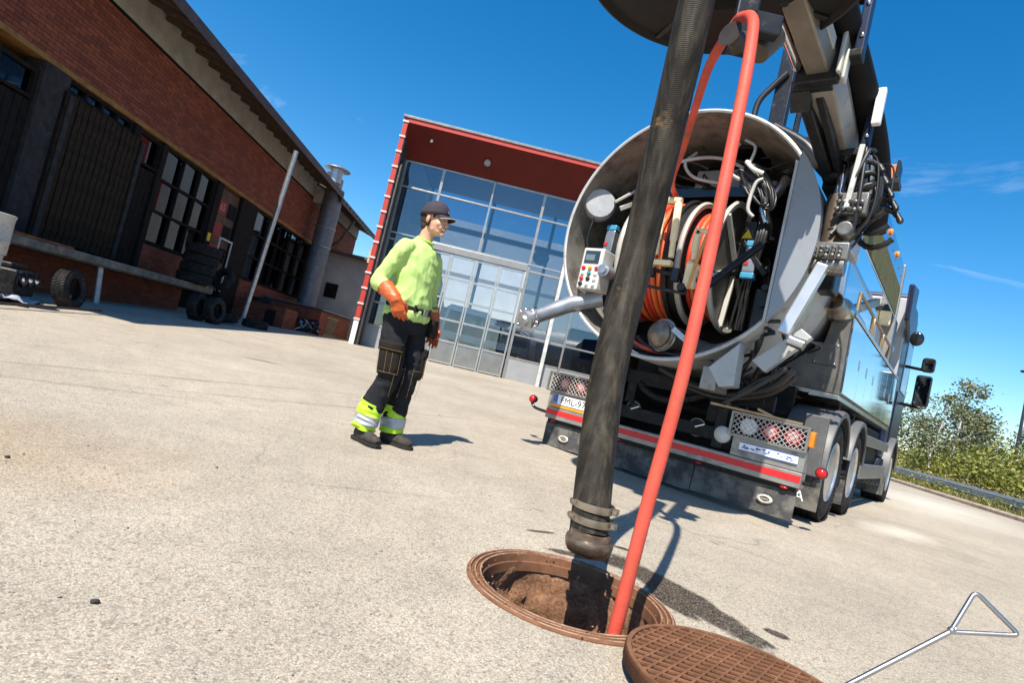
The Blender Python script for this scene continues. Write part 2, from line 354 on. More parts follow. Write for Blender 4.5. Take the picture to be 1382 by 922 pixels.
# loose grit and little stones lying on the asphalt
STONE = mat('grit', (.30, .27, .23), .85, var=.35, vscale=9, island=.4)
mb = MB()
for i in range(420):
    d = 1.0+6*random.random()**1.6; a = rad(random.uniform(-42, 40)); x, y = d*math.sin(a), d*math.cos(a)
    if math.hypot(x-MHX, y-MHY) < .45 or math.hypot(x-.83, y-1.6) < .4: continue
    r = random.uniform(.0016, .0042)*(1 if random.random() < .96 else 2.0)
    mb.sphere((x, y, gz(x, y)+r*.5), (r*random.uniform(.8, 1.6), r*random.uniform(.8, 1.5), r*.8), 6, 4, Euler((random.random(), random.random(), random.random()*6)).to_matrix())
o = mb.build('loose_grit', STONE, smooth=50); o['kind'] = 'stuff'
DARKST = mat('dark_stone', (.035, .035, .038), .7, var=.3)
for n_, (x, y, r, lb) in enumerate([(-.81, 1.38, .0085, 'small dark pebble alone on the pale asphalt, nearest the lower left'), (-1.75, 2.2, .008, 'small dark pebble farther out on the asphalt, left of the worker')]):
    mb = MB().sphere((0, 0, r*.55), (r*1.3, r, r*.7), 9, 6)
    mb.v = [tuple(Vector(v)*(1+.25*noise.noise(Vector(v)*160))) for v in mb.v]
    tag(mb.build('pebble', DARKST, loc=(x, y, gz(x, y)), smooth=40), lb, 'pebble', 'dark pebbles on the asphalt')
# ================================================================== manhole
RUST = mat('rusty_cast_iron', (.080, .037, .021), .8, .25, .35, 9, .35, 120, ((.045, .022, .014), 14, .55, .8))
RUSTL = mat('worn_rust', (.19, .092, .050), .75, .2, .3, 12, .3, 150, ((.13, .06, .035), 18, .55, .7))
RIDGE = mat('worn_ridge_rust', (.42, .29, .21), .7, .2, .35, 16, .2, 120, ((.16, .075, .04), 12, .50, .9))
def soil():
    mt, t, b = nodes('brown_soil'); n = texn(t, 22, 10, .75); n2 = texn(t, 5, 5, .6)
    c = ramp(t, n.outputs['Fac'], [(.25, (.16, .080, .042)), (.5, (.36, .195, .105)), (.75, (.52, .32, .19))])
    c = mixc(t, .6, c, ramp(t, n2.outputs['Fac'], [(.3, (.55, .5, .5)), (.7, (1.25, 1.2, 1.1))]), 'MULTIPLY'); t.links.new(c, b.inputs['Base Color']); sock(b, 'Roughness', .95)
    n4 = texn(t, 75, 8, .75); c = mixc(t, 1.0, c, ramp(t, n4.outputs['Fac'], [(.35, (.45, .42, .40)), (.6, (1.15, 1.12, 1.1))]), 'MULTIPLY'); t.links.new(c, b.inputs['Base Color'])
    bp = add(t, 'ShaderNodeBump', Strength=.8, Distance=.008); t.links.new(n4.outputs['Fac'], bp.inputs['Height']); t.links.new(bp.outputs[0], b.inputs['Normal']); return mt
SOIL = soil()
mh = tag(empty('manhole', (MHX, MHY, 0)), 'open round manhole with a rusty ringed iron frame and brown earth inside', 'manhole')
MB().lathe([(.392, -.06), (.392, .004), (.384, .009), (.378, .009), (.375, .002), (.368, .002), (.365, .010), (.358, .010), (.355, .002), (.348, .002), (.345, .009), (.337, .009), (.335, -.004), (.333, -.020), (.328, -.023), (.326, -.06)], n=96, closed=True).build('frame', RUSTL, mh, smooth=35)
for q in (.3615, .341, .381): MB().lathe([(q-.0028, .0085), (q-.002, .0108), (q+.002, .0108), (q+.0028, .0085)], n=96, closed=True).build('worn_ridge', RIDGE, mh, smooth=50)
# earth wall below the frame, rough and undercut
mb = MB(); nn = 96; hs = [-.028, -.045, -.06, -.075, -.10, -.13, -.165, -.20, -.24, -.29, -.35, -.45, -.6, -.8, -1.1]
for h in hs:
    for j in range(nn):
        t = 2*math.pi*j/nn; r = .329+.03*sstep(0, .4, -h)+.022*(noise.fractal(Vector((math.cos(t)*5, math.sin(t)*5, h*11)), .7, 2.1, 5))*min(1, (-h-.02)*14)
        mb.v.append((r*math.cos(t), r*math.sin(t), h))
for i in range(len(hs)-1):
    for j in range(nn): mb.f.append((i*nn+j, i*nn+(j+1) % nn, (i+1)*nn+(j+1) % nn, (i+1)*nn+j))
mb.f.append(tuple((len(hs)-1)*nn+j for j in range(nn)))
mb.build('shaft_wall', SOIL, mh, smooth=60)
# crumbs of earth on the frame
mb = MB()
for i in range(90):
    t = random.uniform(0, 2*math.pi); r = random.uniform(.30, .40); q = random.uniform(.0012, .0035)
    mb.sphere((r*math.cos(t), r*math.sin(t), .011+q*.4), (q*1.4, q, q*.8), 6, 4)
o = mb.build('earth_crumbs', SOIL, mh, smooth=60); o['kind'] = 'stuff'
# cover with a raised diamond tread
CVX, CVY, CR = .835, 1.61, .33
cv = tag(empty('manhole_cover', (CVX, CVY, .004), .35), 'round rusty cast iron cover with raised diamond tread lying beside the open hole', 'manhole cover'); cv.rotation_euler = (rad(-1.0), rad(1.2), .35)
MB().lathe([(.0, 0), (.29, 0), (.312, .012), (CR-.004, .018), (CR, .028), (CR, .054), (CR-.005, .060), (CR-.013, .062), (CR-.018, .056), (0, .056)], n=96).build('plate', RUST, cv, smooth=35)
mb = MB(); rng = CR-.020
for fam in (1, -1):
    an = rad(31)*fam; d_ = Vector((math.cos(an), math.sin(an), 0)); n_ = Vector((-d_.y, d_.x, 0)); sp = .034
    for i in range(-13, 14):
        o_ = (i+.5)*sp
        if abs(o_) >= rng-.01: continue
        hl = math.sqrt(rng*rng-o_*o_)
        mb.obox(n_*o_+Vector((0, 0, .0585+.0003*fam)), d_*hl, n_*.0038, (0, 0, .0042))
o = mb.build('tread', RUSTL, cv, bevel=.0012); o['kind'] = 'stuff'
MB().lathe([(CR-.017, .056), (CR-.017, .0625), (CR-.004, .0635), (CR-.004, .056)], n=96, closed=True).build('rim', RUSTL, cv, smooth=35)
mb = MB().obox((-.0, -.235, .063), (.03, 0, 0), (0, .011, 0), (0, 0, .003)); mb.build('lifting_slot', mat('slot_black', (.01, .009, .008), .9), cv)
# lifting hook, its rod hooked in the cover and its triangular grip up in the air
STEEL = mat('bright_steel', (.44, .42, .40), .34, 1, .12, 20, .03, 200, ((.26, .18, .12), 30, .62, .5))
hk = tag(empty('lifting_hook', (0, 0, 0)), 'bright steel cover lifter with a triangular grip, its rod leaning up from the cover', 'lifting hook')
J = Vector((1.154, 1.36, .395)); A = Vector((1.205, 1.375, .493)); B_ = Vector((1.29, 1.335, .425)); foot = Vector((.77, 1.385, .055))
def corner(p, q, r_, rr=.016, n=6):
    a_, c_ = q+(p-q).normalized()*rr, q+(r_-q).normalized()*rr; return [a_.lerp(q, t).lerp(q.lerp(c_, t), t) for t in np.linspace(0, 1, n)]
tri = [J]+corner(J, A, B_)+corner(A, B_, J)+[J+Vector((.004, 0, -.003))]
MB().tube(tri, .0053, 12).build('grip', STEEL, hk, smooth=60)
MB().tube([J+Vector((.010, 0, .006)), J.lerp(foot, .5), foot, foot+Vector((-.012, 0, -.02))], .0060, 12).build('rod', STEEL, hk, smooth=60)
MB().sphere(J, .0085, 10, 7).build('weld', STEEL, hk, smooth=60)
# ================================================================== workshop on the left
YB = .0362
BR = []
def brickmat(name, a, b2, c2):
    mt, t, b = nodes(name); g = t.nodes.new('ShaderNodeNewGeometry'); oi = t.nodes.new('ShaderNodeObjectInfo')
    s = add(t, 'ShaderNodeMath', operation='ADD'); t.links.new(g.outputs['Random Per Island'], s.inputs[0]); t.links.new(oi.outputs['Random'], s.inputs[1])
    f = add(t, 'ShaderNodeMath', operation='FRACT'); t.links.new(s.outputs[0], f.inputs[0])
    c = ramp(t, f.outputs[0], [(0, a), (.5, b2), (1, c2)]); n = texn(t, 7, 8, .65)
    c = mixc(t, 1.0, c, ramp(t, n.outputs['Fac'], [(.3, (.72, .70, .70)), (.7, (1.15, 1.12, 1.1))]), 'MULTIPLY'); t.links.new(c, b.inputs['Base Color']); sock(b, 'Roughness', .85)
    return mt
BRICK = brickmat('red_brick', (.150, .034, .017), (.195, .046, .021), (.245, .064, .030))
MORTAR = mat('grey_mortar', (.085, .055, .042), .95, 0, .25, 20)
WHITEB = mat('limewashed_board', (.30, .285, .255), .8, 0, .2, 3, .1, 40, ((.3, .26, .2), 2, .6, .5))
DWOOD = mat('weathered_dark_wood', (.030, .020, .013), .85, 0, .45, 5, .3, 60, ((.20, .18, .16), 22, .70, .7))
DWOOD2 = mat('black_stained_wood', (.013, .010, .009), .8, 0, .4, 6, .3, 50)
GWOOD = mat('grey_wood', (.036, .032, .033), .85, 0, .35, 7, .3, 60, ((.4, .38, .35), 20, .72, .7))
OCHRE = mat('ochre_beam', (.26, .13, .045), .8, 0, .3, 5)
CONC = mat('old_concrete', (.21, .185, .15), .9, 0, .35, 4, .5, 30, ((.13, .10, .075), 5, .52, .8))
ROOFB = mat('brown_eaves', (.085, .055, .048), .55, .1, .25, 4)
RAFT = mat('rafter_wood', (.10, .07, .05), .8, 0, .3, 5)
DGLASS = glass('dark_window_glass', (.30, .34, .38), .05, .01, (.85, .92, 1))
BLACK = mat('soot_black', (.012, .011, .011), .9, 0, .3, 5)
RUBBER = mat('tyre_rubber', (.022, .021, .021), .75, 0, .4, 14, .25, 90, ((.09, .08, .07), 9, .58, .6))
GALV = mat('galvanised_steel', (.42, .44, .47), .42, .85, .2, 9, .05, 60, ((.25, .22, .19), 12, .6, .4))
hall = tag(empty('brick_workshop', (0, 0, 0), YB), 'long low red brick workshop with a loading dock and deep dark eaves', 'workshop')
XW = -8.3; Y0, Y1 = 5.2, 31.
# wall cores
wl = MB().box(XW-.6, XW-.012, Y0, Y1, 4.13, 5.73).build('brick_wall', MORTAR, hall)
bl, bh, bp_ = .268, .0665, .2785
def brickrow(mb, face, a0, a1, z0, z1, pt, depth=.03):
    """bricks of a rectangle: pt(along, z, out) -> point"""
    k = 0; z = z0+.006
    while z+bh < z1+.01:
        a = a0-(bp_/2 if k % 2 else 0)
        while a < a1:
            b0, b1 = max(a+.005, a0), min(a+bl+.005, a1)
            if b1-b0 > .03:
                c = [pt(x, q, 0.0) for q in (z, min(z+bh, z1)) for x in (b0, b1)]; j = random.uniform(0, .0025)
                d = [pt(x, q, .011+j) for q in (z, min(z+bh, z1)) for x in (b0, b1)]
                q0 = len(mb.v); mb.v += c+d
                mb.f += [(q0+4, q0+5, q0+7, q0+6), (q0, q0+1, q0+5, q0+4), (q0+2, q0+6, q0+7, q0+3), (q0, q0+4, q0+6, q0+2), (q0+1, q0+3, q0+7, q0+5)]
            a += bp_
        z += .0755; k += 1
    return mb
# the frieze: the nearest 300 bricks in view one by one, the rest joined
var = []
for i in range(3):
    mb = MB().box(0, .0235+.001*i, -bl/2, bl/2, -bh/2, bh/2)
    o = mb.build('brick', BRICK, wl); var.append(o)
cand = []; rest = MB(); z = 4.136; k = 0
while z < 5.69:
    a = Y0-(bp_/2 if k % 2 else 0)
    while a < Y1-.2:
        vis = a > 8.75+(z-4.13)*1.05
        cand.append((a if vis else a+40 if a > 15 else 900-a, a, z)); a += bp_
    z += .0755; k += 1
cand.sort()
for i, (s, a, z) in enumerate(cand):
    if i < 300:
        o = var[i] if i < 3 else inst(var[i % 3], 'brick', wl); o.location = (XW-.012, a+bl/2, z+bh/2)
    else: rest.box(XW-.012, XW-.012+.0235+random.uniform(0, .0025), a, a+bl, z, z+bh)
o = rest.build('brick_courses', BRICK, wl); o['kind'] = 'stuff'
MB().box(XW-.6, XW+.035, Y0, Y1, 4.035, 4.13).build('lintel_beam', OCHRE, hall, bevel=.006)
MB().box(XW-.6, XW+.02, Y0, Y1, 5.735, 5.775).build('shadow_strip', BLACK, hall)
MB().box(XW-.6, XW+.03, Y0, Y1, 5.778, 6.62).build('white_fascia_board', WHITEB, hall)
# eaves
rf = MB()
rf.prism([(XW-6, 8.2), (-7.12, 6.10), (-7.12, 6.17), (XW-6, 8.28)], lambda x, z: (x, Y0, z), lambda x, z: (x, 23.1, z))
rf.prism([(XW-6, 8.1), (-7.19, 5.97), (-7.19, 6.05), (XW-6, 8.18)], lambda x, z: (x, 23.16, z), lambda x, z: (x, Y1, z))
roof = rf.build('roof', ROOFB, hall)
MB().box(-7.118, -7.09, Y0, 23.1, 5.95, 6.175).box(-7.188, -7.16, 23.16, Y1, 5.82, 6.055).build('eaves_board', ROOFB, roof, bevel=.004)
r0_ = None
y = Y0+.2
while y < Y1-.2:
    if r0_ is None:
        mb = MB().prism([(XW-.1, 6.38), (-7.13, 5.985), (-7.13, 6.075), (XW-.1, 6.5)], lambda x, z: (x, -.035, z), lambda x, z: (x, .035, z)); r0_ = mb.build('rafter', RAFT, roof); r0_.location = (0, y, 0)
    else: inst(r0_, 'rafter', roof, (0, y, 0 if y < 23 else -.07))
    y += .62
# wall below the beam
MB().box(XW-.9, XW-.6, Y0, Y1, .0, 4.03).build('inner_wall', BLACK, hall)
MB().box(XW-3.0, XW-.62, Y0, 31, 1.0, 1.02).build('floor', CONC, hall)
def posts(lst, mt_, name='post'):
    for (a, b, z0, z1, pr) in lst: MB().box(XW-.3, XW+pr, a, b, z0, z1).build(name, mt_, hall, bevel=.008)
posts([(9.72, 10.28, 1.07, 4.03, .04)], GWOOD); posts([(12.2, 12.42, 1.07, 4.03, .02), (13.28, 13.46, 1.07, 4.03, .02), (15.98, 16.3, 1.07, 4.03, .02), (17.62, 18.75, .4, 4.03, .0), (24.35, 24.75, .4, 4.03, .02)], DWOOD2)
# sliding plank door, hung in front of the wall
sd_ = MB().box(XW+.05, XW+.075, 10.2, 12.5, 1.15, 3.74).build('sliding_door', DWOOD2, hall)
n_ = 15; w_ = 2.3/n_
pl = None
for i in range(n_):
    y = 10.2+w_*(i+.5)
    if pl is None: pl = MB().box(0, .024, -w_/2+.014, w_/2-.014, 1.13, 3.76).build('plank', DWOOD, sd_, bevel=.005); pl.location = (XW+.076, y, 0)
    else: inst(pl, 'plank', sd_, (XW+.076+random.uniform(-.006, .006), y, random.uniform(-.03, .03)))
for q in (10.25, 12.36): MB().box(XW+.11, XW+.135, q, q+.11, 1.15, 3.72).build('door_stile', GWOOD, sd_, bevel=.004)
# dark plank leaf to the left, narrow plank panel right of the sliding door
for (a, b, z0, z1) in ((7.0, 9.7, 1.07, 3.30), (12.44, 13.27, 1.07, 3.28)):
    pn = MB().box(XW-.12, XW-.06, a, b, z0, z1).build('boarded_panel', DWOOD2, hall); m_ = int((b-a)/.15)
    for i in range(m_): MB().box(XW-.058, XW-.035, a+(b-a)*i/m_+.007, a+(b-a)*(i+1)/m_-.007, z0+.01, z1-.01).build('plank', DWOOD2, pn)
def window(a, b, z0, z1, nc, nr, mt_=DWOOD2, name='window', fw=.07, x=XW-.06):
    f = MB(); pw = (b-a)/nc; ph = (z1-z0)/nr
    for i in range(nc+1):
        y = a+pw*i; w = fw if i in (0, nc) else fw*.8; f.box(x-.05, x+.03, y-w/2, y+w/2, z0-fw/2, z1+fw/2)
    for j in range(nr+1):
        z = z0+ph*j; f.box(x-.047, x+.027, a-fw/2, b+fw/2, z-fw/2.4, z+fw/2.4)
    fr = f.build(name, mt_, hall)
    for i in range(nc):
        for j in range(nr):
            tw = rad(random.uniform(2.5, 6)); n3 = Vector((math.cos(tw), -math.sin(tw)*-1, 0)); t3 = Vector((-n3.y, n3.x, 0))
            MB().obox((x-.035, a+pw*(i+.5), z0+ph*(j+.5)), n3*.003, t3*(pw/2-fw*.32), (0, 0, ph/2-fw*.32)).build('pane', DGLASS, fr)
    return fr
window(12.46, 13.26, 3.36, 3.96, 1, 1); window(8.95, 9.68, 3.36, 3.8, 1, 1); window(10.35, 12.15, 3.82, 4.0, 4, 1)
window(13.52, 15.92, 1.76, 3.98, 3, 3); window(18.8, 24.3, 1.72, 3.98, 5, 3)
# brick under the windows and the dock
mb = MB(); pw_ = MB()
for (a, b, z0, z1) in ((13.3, 16.0, 1.07, 1.70), (18.7, 24.5, .3, 1.66)):
    pw_.box(XW-.4, XW-.012, a, b, z0, z1); brickrow(mb, 0, a, b, z0, z1, lambda y, z, q: (XW-.012+q, y, z))
lowwall = pw_.build('lower_brick_wall', MORTAR, hall); o = mb.build('brick_courses', BRICK, lowwall); o['kind'] = 'stuff'
# door with posters and a white framed screen
DOORB = mat('brown_door', (.085, .045, .028), .6, 0, .3, 4); DRED = mat('faded_red_print', (.30, .05, .04), .7); WHT = mat('white_paint', (.75, .74, .72), .5, 0, .08, 10)
dr = MB().box(XW-.16, XW-.1, 16.32, 17.6, 1.07, 3.98).build('entrance_door', DOORB, hall)
for i in range(2):
    for j in range(4):
        None if (i == 0 and j == 3) else MB().box(XW-.098, XW-.085, 16.45+i*.6, 16.93+i*.6, 1.25+j*.66, 1.68+j*.66).build('door_panel', DRED if i == 0 and j > 0 else BLACK, dr)
MB().box(XW-.098, XW-.083, 16.48, 16.92, 3.25, 3.64).build('number_plate', DRED, dr); text('65', .30, mat('pale_red_print', (.55, .26, .23), .7), 'door_number', dr, frame((XW-.08, 16.7, 3.45), (0, 1, 0), (1, 0, 0)))
sc_ = MB().box(XW+.3, XW+.33, 16.18, 16.22, 1.07, 2.55).box(XW+.3, XW+.33, 16.9, 16.94, 1.07, 2.55).box(XW+.3, XW+.33, 16.22, 16.9, 2.50, 2.55)
tag(sc_.build('white_frame', mat('dull_white_metal', (.42, .42, .41), .5), None, rot=(0, 0, YB)), 'thin white metal frame standing upright on the dock before the brown door', 'metal frame')
YEL = mat('yellow_sign', (.75, .45, .02), .5)
MB().box(XW+.022, XW+.035, 16.06, 16.22, 2.35, 2.58).build('yellow_sign', YEL, hall)
# loading dock: plinth of brick, concrete slab with a ragged front
MB().box(XW-.4, -7.95, Y0, 14.9, -.3, .90).build('dock_plinth', MORTAR, hall)
mb = brickrow(MB(), 0, Y0, 14.9, .05, .88, lambda y, z, q: (-7.95+q, y, z)); o = mb.build('plinth_brick_courses', BRICK, hall); o['kind'] = 'stuff'
mb = MB(); ysn = list(np.arange(Y0, 15.01, .22)); nn = len(ysn)
for y in ysn:
    j1, j2 = noise.noise(Vector((y*1.7, 0, 0)))*.03, noise.noise(Vector((y*2.3, 5, 0)))*.035
    mb.v += [(XW+.0, y, 1.07), (-7.19+j1, y, 1.065+j2*.3), (-7.17+j1, y, 1.04), (-7.18+j2, y, .93+j1*.4), (-7.23+j2, y, .90+j2*.5), (XW+.0, y, .9)]
for i in range(nn-1):
    for j in range(6): mb.f.append((i*6+j, i*6+(j+1) % 6, (i+1)*6+(j+1) % 6, (i+1)*6+j))
mb.f += [tuple(range(6)), tuple((nn-1)*6+j for j in range(6))]
MB_ = mb.build('dock_slab', CONC, hall)
MB().box(-7.24, -7.165, Y0, 9.9, 1.066, 1.10).build('dock_edge_iron', mat('rust_edge', (.20, .085, .045), .8, .2, .4, 8), hall, bevel=.006)
MB().cyl((-7.34, 11.05, .05), (-7.42, 11.0, .90), .06, n=14).build('dock_leg', GALV, hall, smooth=40)
# brick annex with the duct on top
ax = MB().box(XW-.3, -6.2, 20.95, 25.4, -.1, 1.33).build('brick_annex', MORTAR, hall)
mb = brickrow(MB(), 0, XW, -6.19, .3, 1.33, lambda x, z, q: (x, 20.95-q, z)); brickrow(mb, 0, 20.95, 25.4, .3, 1.33, lambda y, z, q: (-6.2+q, y, z)); o = mb.build('brick_courses', BRICK, ax); o['kind'] = 'stuff'
MB().prism([(XW, 1.345), (-6.12, 1.345), (-6.12, 1.39), (XW, 1.42)], lambda x, z: (x, 20.88, z), lambda x, z: (x, 25.45, z)).build('annex_lid', mat('lid_metal', (.16, .16, .17), .5, .6, .25, 4), ax, bevel=.005)
gr_ = MB()
for i in range(9): gr_.beam((-6.17, 21.9+i*.14, .5), (-6.17, 22.05+i*.14, 1.15), .02, .03)
gr_.box(-6.19, -6.16, 21.75, 23.4, .46, .5).box(-6.19, -6.16, 21.75, 23.4, 1.13, 1.17); gr_.build('vent_grille', mat('dim_grille', (.30, .24, .16), .6, .4), ax)
# small brick bin in front of the annex
sb = MB().box(XW, -6.65, 18.7, 19.9, .0, 1.08).build('brick_bin', MORTAR, hall)
mb = brickrow(MB(), 0, XW, -6.64, .3, 1.08, lambda x, z, q: (x, 18.7-q, z)); brickrow(mb, 0, 18.7, 19.9, .3, 1.08, lambda y, z, q: (-6.65+q, y, z)); o = mb.build('brick_courses', BRICK, sb); o['kind'] = 'stuff'
MB().box(-7.24, -6.92, 18.67, 18.685, .42, .92).build('hatch', BLACK, sb)
# duct with ribs, straps, cap
dt = MB(); DX, DY = -7.60, 23.45
prof = []
z = 1.34
while z < 6.3: prof += [(.372, z), (.39, z+.035), (.372, z+.07)]; z += .085
dt.lathe(prof, (DX, DY, 0), n=28); duct = dt.build('exhaust_duct', mat('dull_duct', (.15, .17, .20), .5, .45, .2, 6, .05, 60, ((.10, .085, .07), 8, .60, .5)), hall, smooth=70)
for z in (3.9, 4.7):
    MB().torus((DX, DY, z), (0, 0, 1), .40, .02, 28, 6).tube([(DX-.3, DY, z), (XW, DY+.1, z+.08)], .018, 6).build('strap', GALV, duct, smooth=50)
MB().box(DX-.85, DX+.02, DY-.2, DY+.75, 5.6, 6.95).build('chimney', mat('chimney_plaster', (.36, .32, .28), .9, 0, .2, 3), roof, bevel=.01)
MB().lathe([(.0, 7.32), (.25, 7.28), (.52, 7.17), (.53, 7.15), (.26, 7.14), (.24, 6.9), (.24, 6.6)], (DX-.1, DY, 0), n=28).build('duct_cap', GALV, duct, smooth=50)
# ------------------------------------------------------------------ low plastered lean-to behind
PLAS = mat('grey_plaster', (.40, .38, .38), .9, 0, .12, 1.2, .1, 20, ((.25, .22, .22), .8, .55, .35))
lt = tag(empty('lean_to', (0, 0, 0), YB), 'low grey plastered lean-to between the brick workshop and the red fronted hall', 'lean-to')
MB().box(XW+.05, -5.0, 25.9, 30, -.2, 4.1).build('wall', PLAS, lt)
MB().box(XW+.05, -4.95, 25.4, 30, 4.1, 4.18).build('roof', ROOFB, lt)
MB().tube([(XW+.1, 25.45, 4.12), (-6.1, 25.45, 4.08)], .07, 10).build('gutter', ROOFB, lt, smooth=50)
MB().box(-7.75, -7.2, 25.86, 25.89, 2.1, 2.75).build('window', BLACK, lt)
MB().box(-6.1, -5.0, 25.3, 25.88, 3.96, 4.7).build('beige_parapet', mat('beige_board', (.48, .42, .33), .8), lt, bevel=.01)
MB().tube(smoothpath([(XW+.2, 25.5, 4.2), (-7.6, 25.6, 4.6), (-7.4, 25.8, 5.2), (-7.25, 26.0, 5.75)], 6), .06, 8).build('downpipe', ROOFB, lt, smooth=60)
# ------------------------------------------------------------------ things about the dock
mb = MB().tube([(0, 0, 0), (.1, -.05, 1.2), (.5, -.5, 4.72)], .062, 14)
tag(mb.build('leaning_pole', GALV, None, smooth=50, loc=(-7.22, 15.5, .42)), 'tall galvanised pole leaning in front of the brick workshop', 'pole')
def tyre(R, r, w):
    """profile of a tyre about the local x axis"""
    t = empty('tyre'); h = w/2
    MB().lathe([(r, -h*.7), (r+.02, -h*.92), (R*.80, -h*1.04), (R-.035, -h*.95), (R-.008, -h*.8), (R, -h*.4), (R, h*.4), (R-.008, h*.8), (R-.035, h*.95), (R*.80, h*1.04), (r+.02, h*.92), (r, h*.7), (r+.012, h*.4), (R-.05, h*.3), (R-.05, -h*.3), (r+.012, -h*.4)], ax=(1, 0, 0), n=40, closed=True).build('casing', RUBBER, t, smooth=40)
    mb = MB()
    for k in range(44):
        a = 2*math.pi*k/44
        for sx, da in ((-.5, 0), (.0, .5), (.5, 0)):
            a2 = a+da*2*math.pi/44; u = Vector((0, math.cos(a2), math.sin(a2))); v = Vector((0, -math.sin(a2), math.cos(a2)))
            mb.obox(u*(R+.003)+Vector((sx*w*.58, 0, 0)), Vector((w*.13, 0, 0)), v*(R*.048), u*.006)
    o = mb.build('tread', RUBBER, t); o['kind'] = 'stuff'
    return t
GT = 'old tyres left about the dock'
t1 = tyre(.29, .165, .20); t1.location = (-6.68, 8.68, gz(-6.7, 8.7)+.285); t1.rotation_euler = (0, rad(-9), rad(8)); tag(t1, 'lone black tyre standing upright against the dock front near the barrel', 'tyre', GT)
t2 = dup(t1, (-6.45, 12.5, gz(-6.45, 12.5)+.285), rot=(0, rad(-6), rad(-4))); tag(t2, 'black tyre standing upright at the right end of the dock', 'tyre', GT)
t3 = dup(t1, (-6.75, 12.35, gz(-6.7, 12.4)+.285), rot=(0, rad(-6), rad(0))); tag(t3, 'black tyre leaning close behind the upright one at the dock end', 'tyre', GT)
t4 = dup(t1, (-6.72, 13.55, gz(-6.7, 13.5)+.13), rot=(rad(10), rad(82), 0)); tag(t4, 'black tyre lying tilted on the ground between dock end and pole', 'tyre', GT)
t5 = dup(t1, (-6.45, 14.6, gz(-6.4, 14.6)+.1), rot=(0, rad(90), .4)); tag(t5, 'black tyre lying flat beside the foot of the pole', 'tyre', GT)
t5.scale = (1, 1.05, 1.05)
for i in range(4):
    q = dup(t1, (-7.82+random.uniform(-.05, .05), 13.9+random.uniform(-.06, .06), 1.07+.13+.235*i), rot=(random.random(), rad(90), random.uniform(-.3, .3))); q.scale = (1.18, 1.32, 1.32)
    tag(q, 'big black tyre %s the stack of four on the dock' % ('at the bottom of', 'second from the bottom of', 'third from the bottom of', 'on top of')[i], 'tyre', 'tyres stacked on the dock')
q = dup(t1, (-8.5, 19.2, 1.16), rot=(0, rad(84), 0)); q.scale = (.8, 1.1, 1.1); tag(q, 'worn tyre lying on top of the small brick bin', 'tyre', GT)
q = dup(t1, (-7.6, 14.75, 1.07+.30), rot=(0, rad(20), rad(70))); q.scale = (.9, 1, 1); tag(q, 'smaller black tyre leaning on the right of the dock stack', 'tyre', GT)
BAR = mat('rust_spotted_white_paint', (.46, .44, .40), .6, .1, .12, 6, .1, 40, ((.20, .07, .03), 7, .60, .95))
bt = tag(empty('barrel', (-6.80, 7.2, gz(-6.75, 7.2))), 'white paint drum with rust spots at the left edge by the dock', 'barrel')
MB().lathe([(.26, 0), (.262, .02), (.262, .56), (.262, .60), (.0, .60)], n=32).build('lower_can', BAR, bt, smooth=40)
MB().lathe([(.28, .605), (.286, .62), (.286, .76), (.292, .77), (.292, .785), (.286, .795), (.286, 1.08), (.294, 1.095), (.294, 1.12), (.28, 1.125), (.272, 1.105), (0, 1.10)], n=32).build('upper_can', BAR, bt, smooth=40)
# scrap engine and crumpled sheet under the dock
SCR = mat('oily_scrap', (.035, .035, .038), .45, .7, .6, 18)
se = tag(empty('scrap_engine', (-7.15, 8.12, gz(-7, 8.3)), .3), 'oily dark scrap engine dumped on the ground below the dock', 'scrap engine')
mb = MB().box(-.24, .24, -.3, .3, .06, .42); mb.build('block', SCR, se, bevel=.03)
MB().box(-.12, .12, -.22, .22, .425, .50).build('head', SCR, se, bevel=.02)
for yy in (-.18, 0, .18): MB().cyl((.2, yy, .3), (.31, yy, .26), .055, n=14).build('port', mat('dull_alloy', (.12, .12, .13), .5, .9, .3, 20), se, smooth=40)
MB().torus((.28, -.25, .28), (1, 0, 0), .12, .02, 24).build('pulley', SCR, se, smooth=50)
mb = MB(); nx = 22
for i in range(nx):
    for j in range(nx):
        x, y = (i/(nx-1)-.5)*.62, (j/(nx-1)-.5)*.95; h = noise.fractal(Vector((x*5, y*4, 3)), .8, 2, 4)
        mb.v.append((x+.04*noise.noise(Vector((x*7, y*7, 9))), y, max(.004, .05+.10*h*(1-abs(x)*1.2))))
for i in range(nx-1):
    for j in range(nx-1): mb.f.append((i*nx+j, i*nx+j+1, (i+1)*nx+j+1, (i+1)*nx+j))
o = mb.build('crumpled_sheet', mat('grey_tarpaulin', (.30, .31, .34), .6, 0, .2, 5), None, loc=(-6.72, 7.72, gz(-6.7, 7.7)), rot=(0, 0, .5), smooth=60); sm = o.modifiers.new('solid', 'SOLIDIFY'); sm.thickness = .004
tag(o, 'crumpled grey sheet lying on the ground in front of the scrap engine', 'sheet')
# jumble of old fittings by the annex
fj = tag(empty('scrap_fittings', (-7.05, 20.1, gz(-7.0, 20.1))), 'tangle of old pipe fittings heaped before the brick annex', 'scrap heap')
for i in range(9):
    p = [Vector((random.uniform(-.5, .5), random.uniform(-.25, .2), random.uniform(.05, .5))) for _ in range(3)]; p[0].z = .03
    MB().tube(smoothpath(p, 5), random.uniform(.02, .05), 8).build('pipe', GALV if i % 2 else SCR, fj, smooth=60)
mb = MB()
for i in range(7):
    a = random.uniform(0, 6); mb.tube(smoothpath([(-.8, -.05, 0), (-.8+.4*math.cos(a), -.1, .4), (-.5+.3*math.sin(a), 0, .75+random.uniform(-.2, .2)), (-.2, .1, .3)], 6), .008, 5)
mb.build('wire_tangle', SCR, fj)
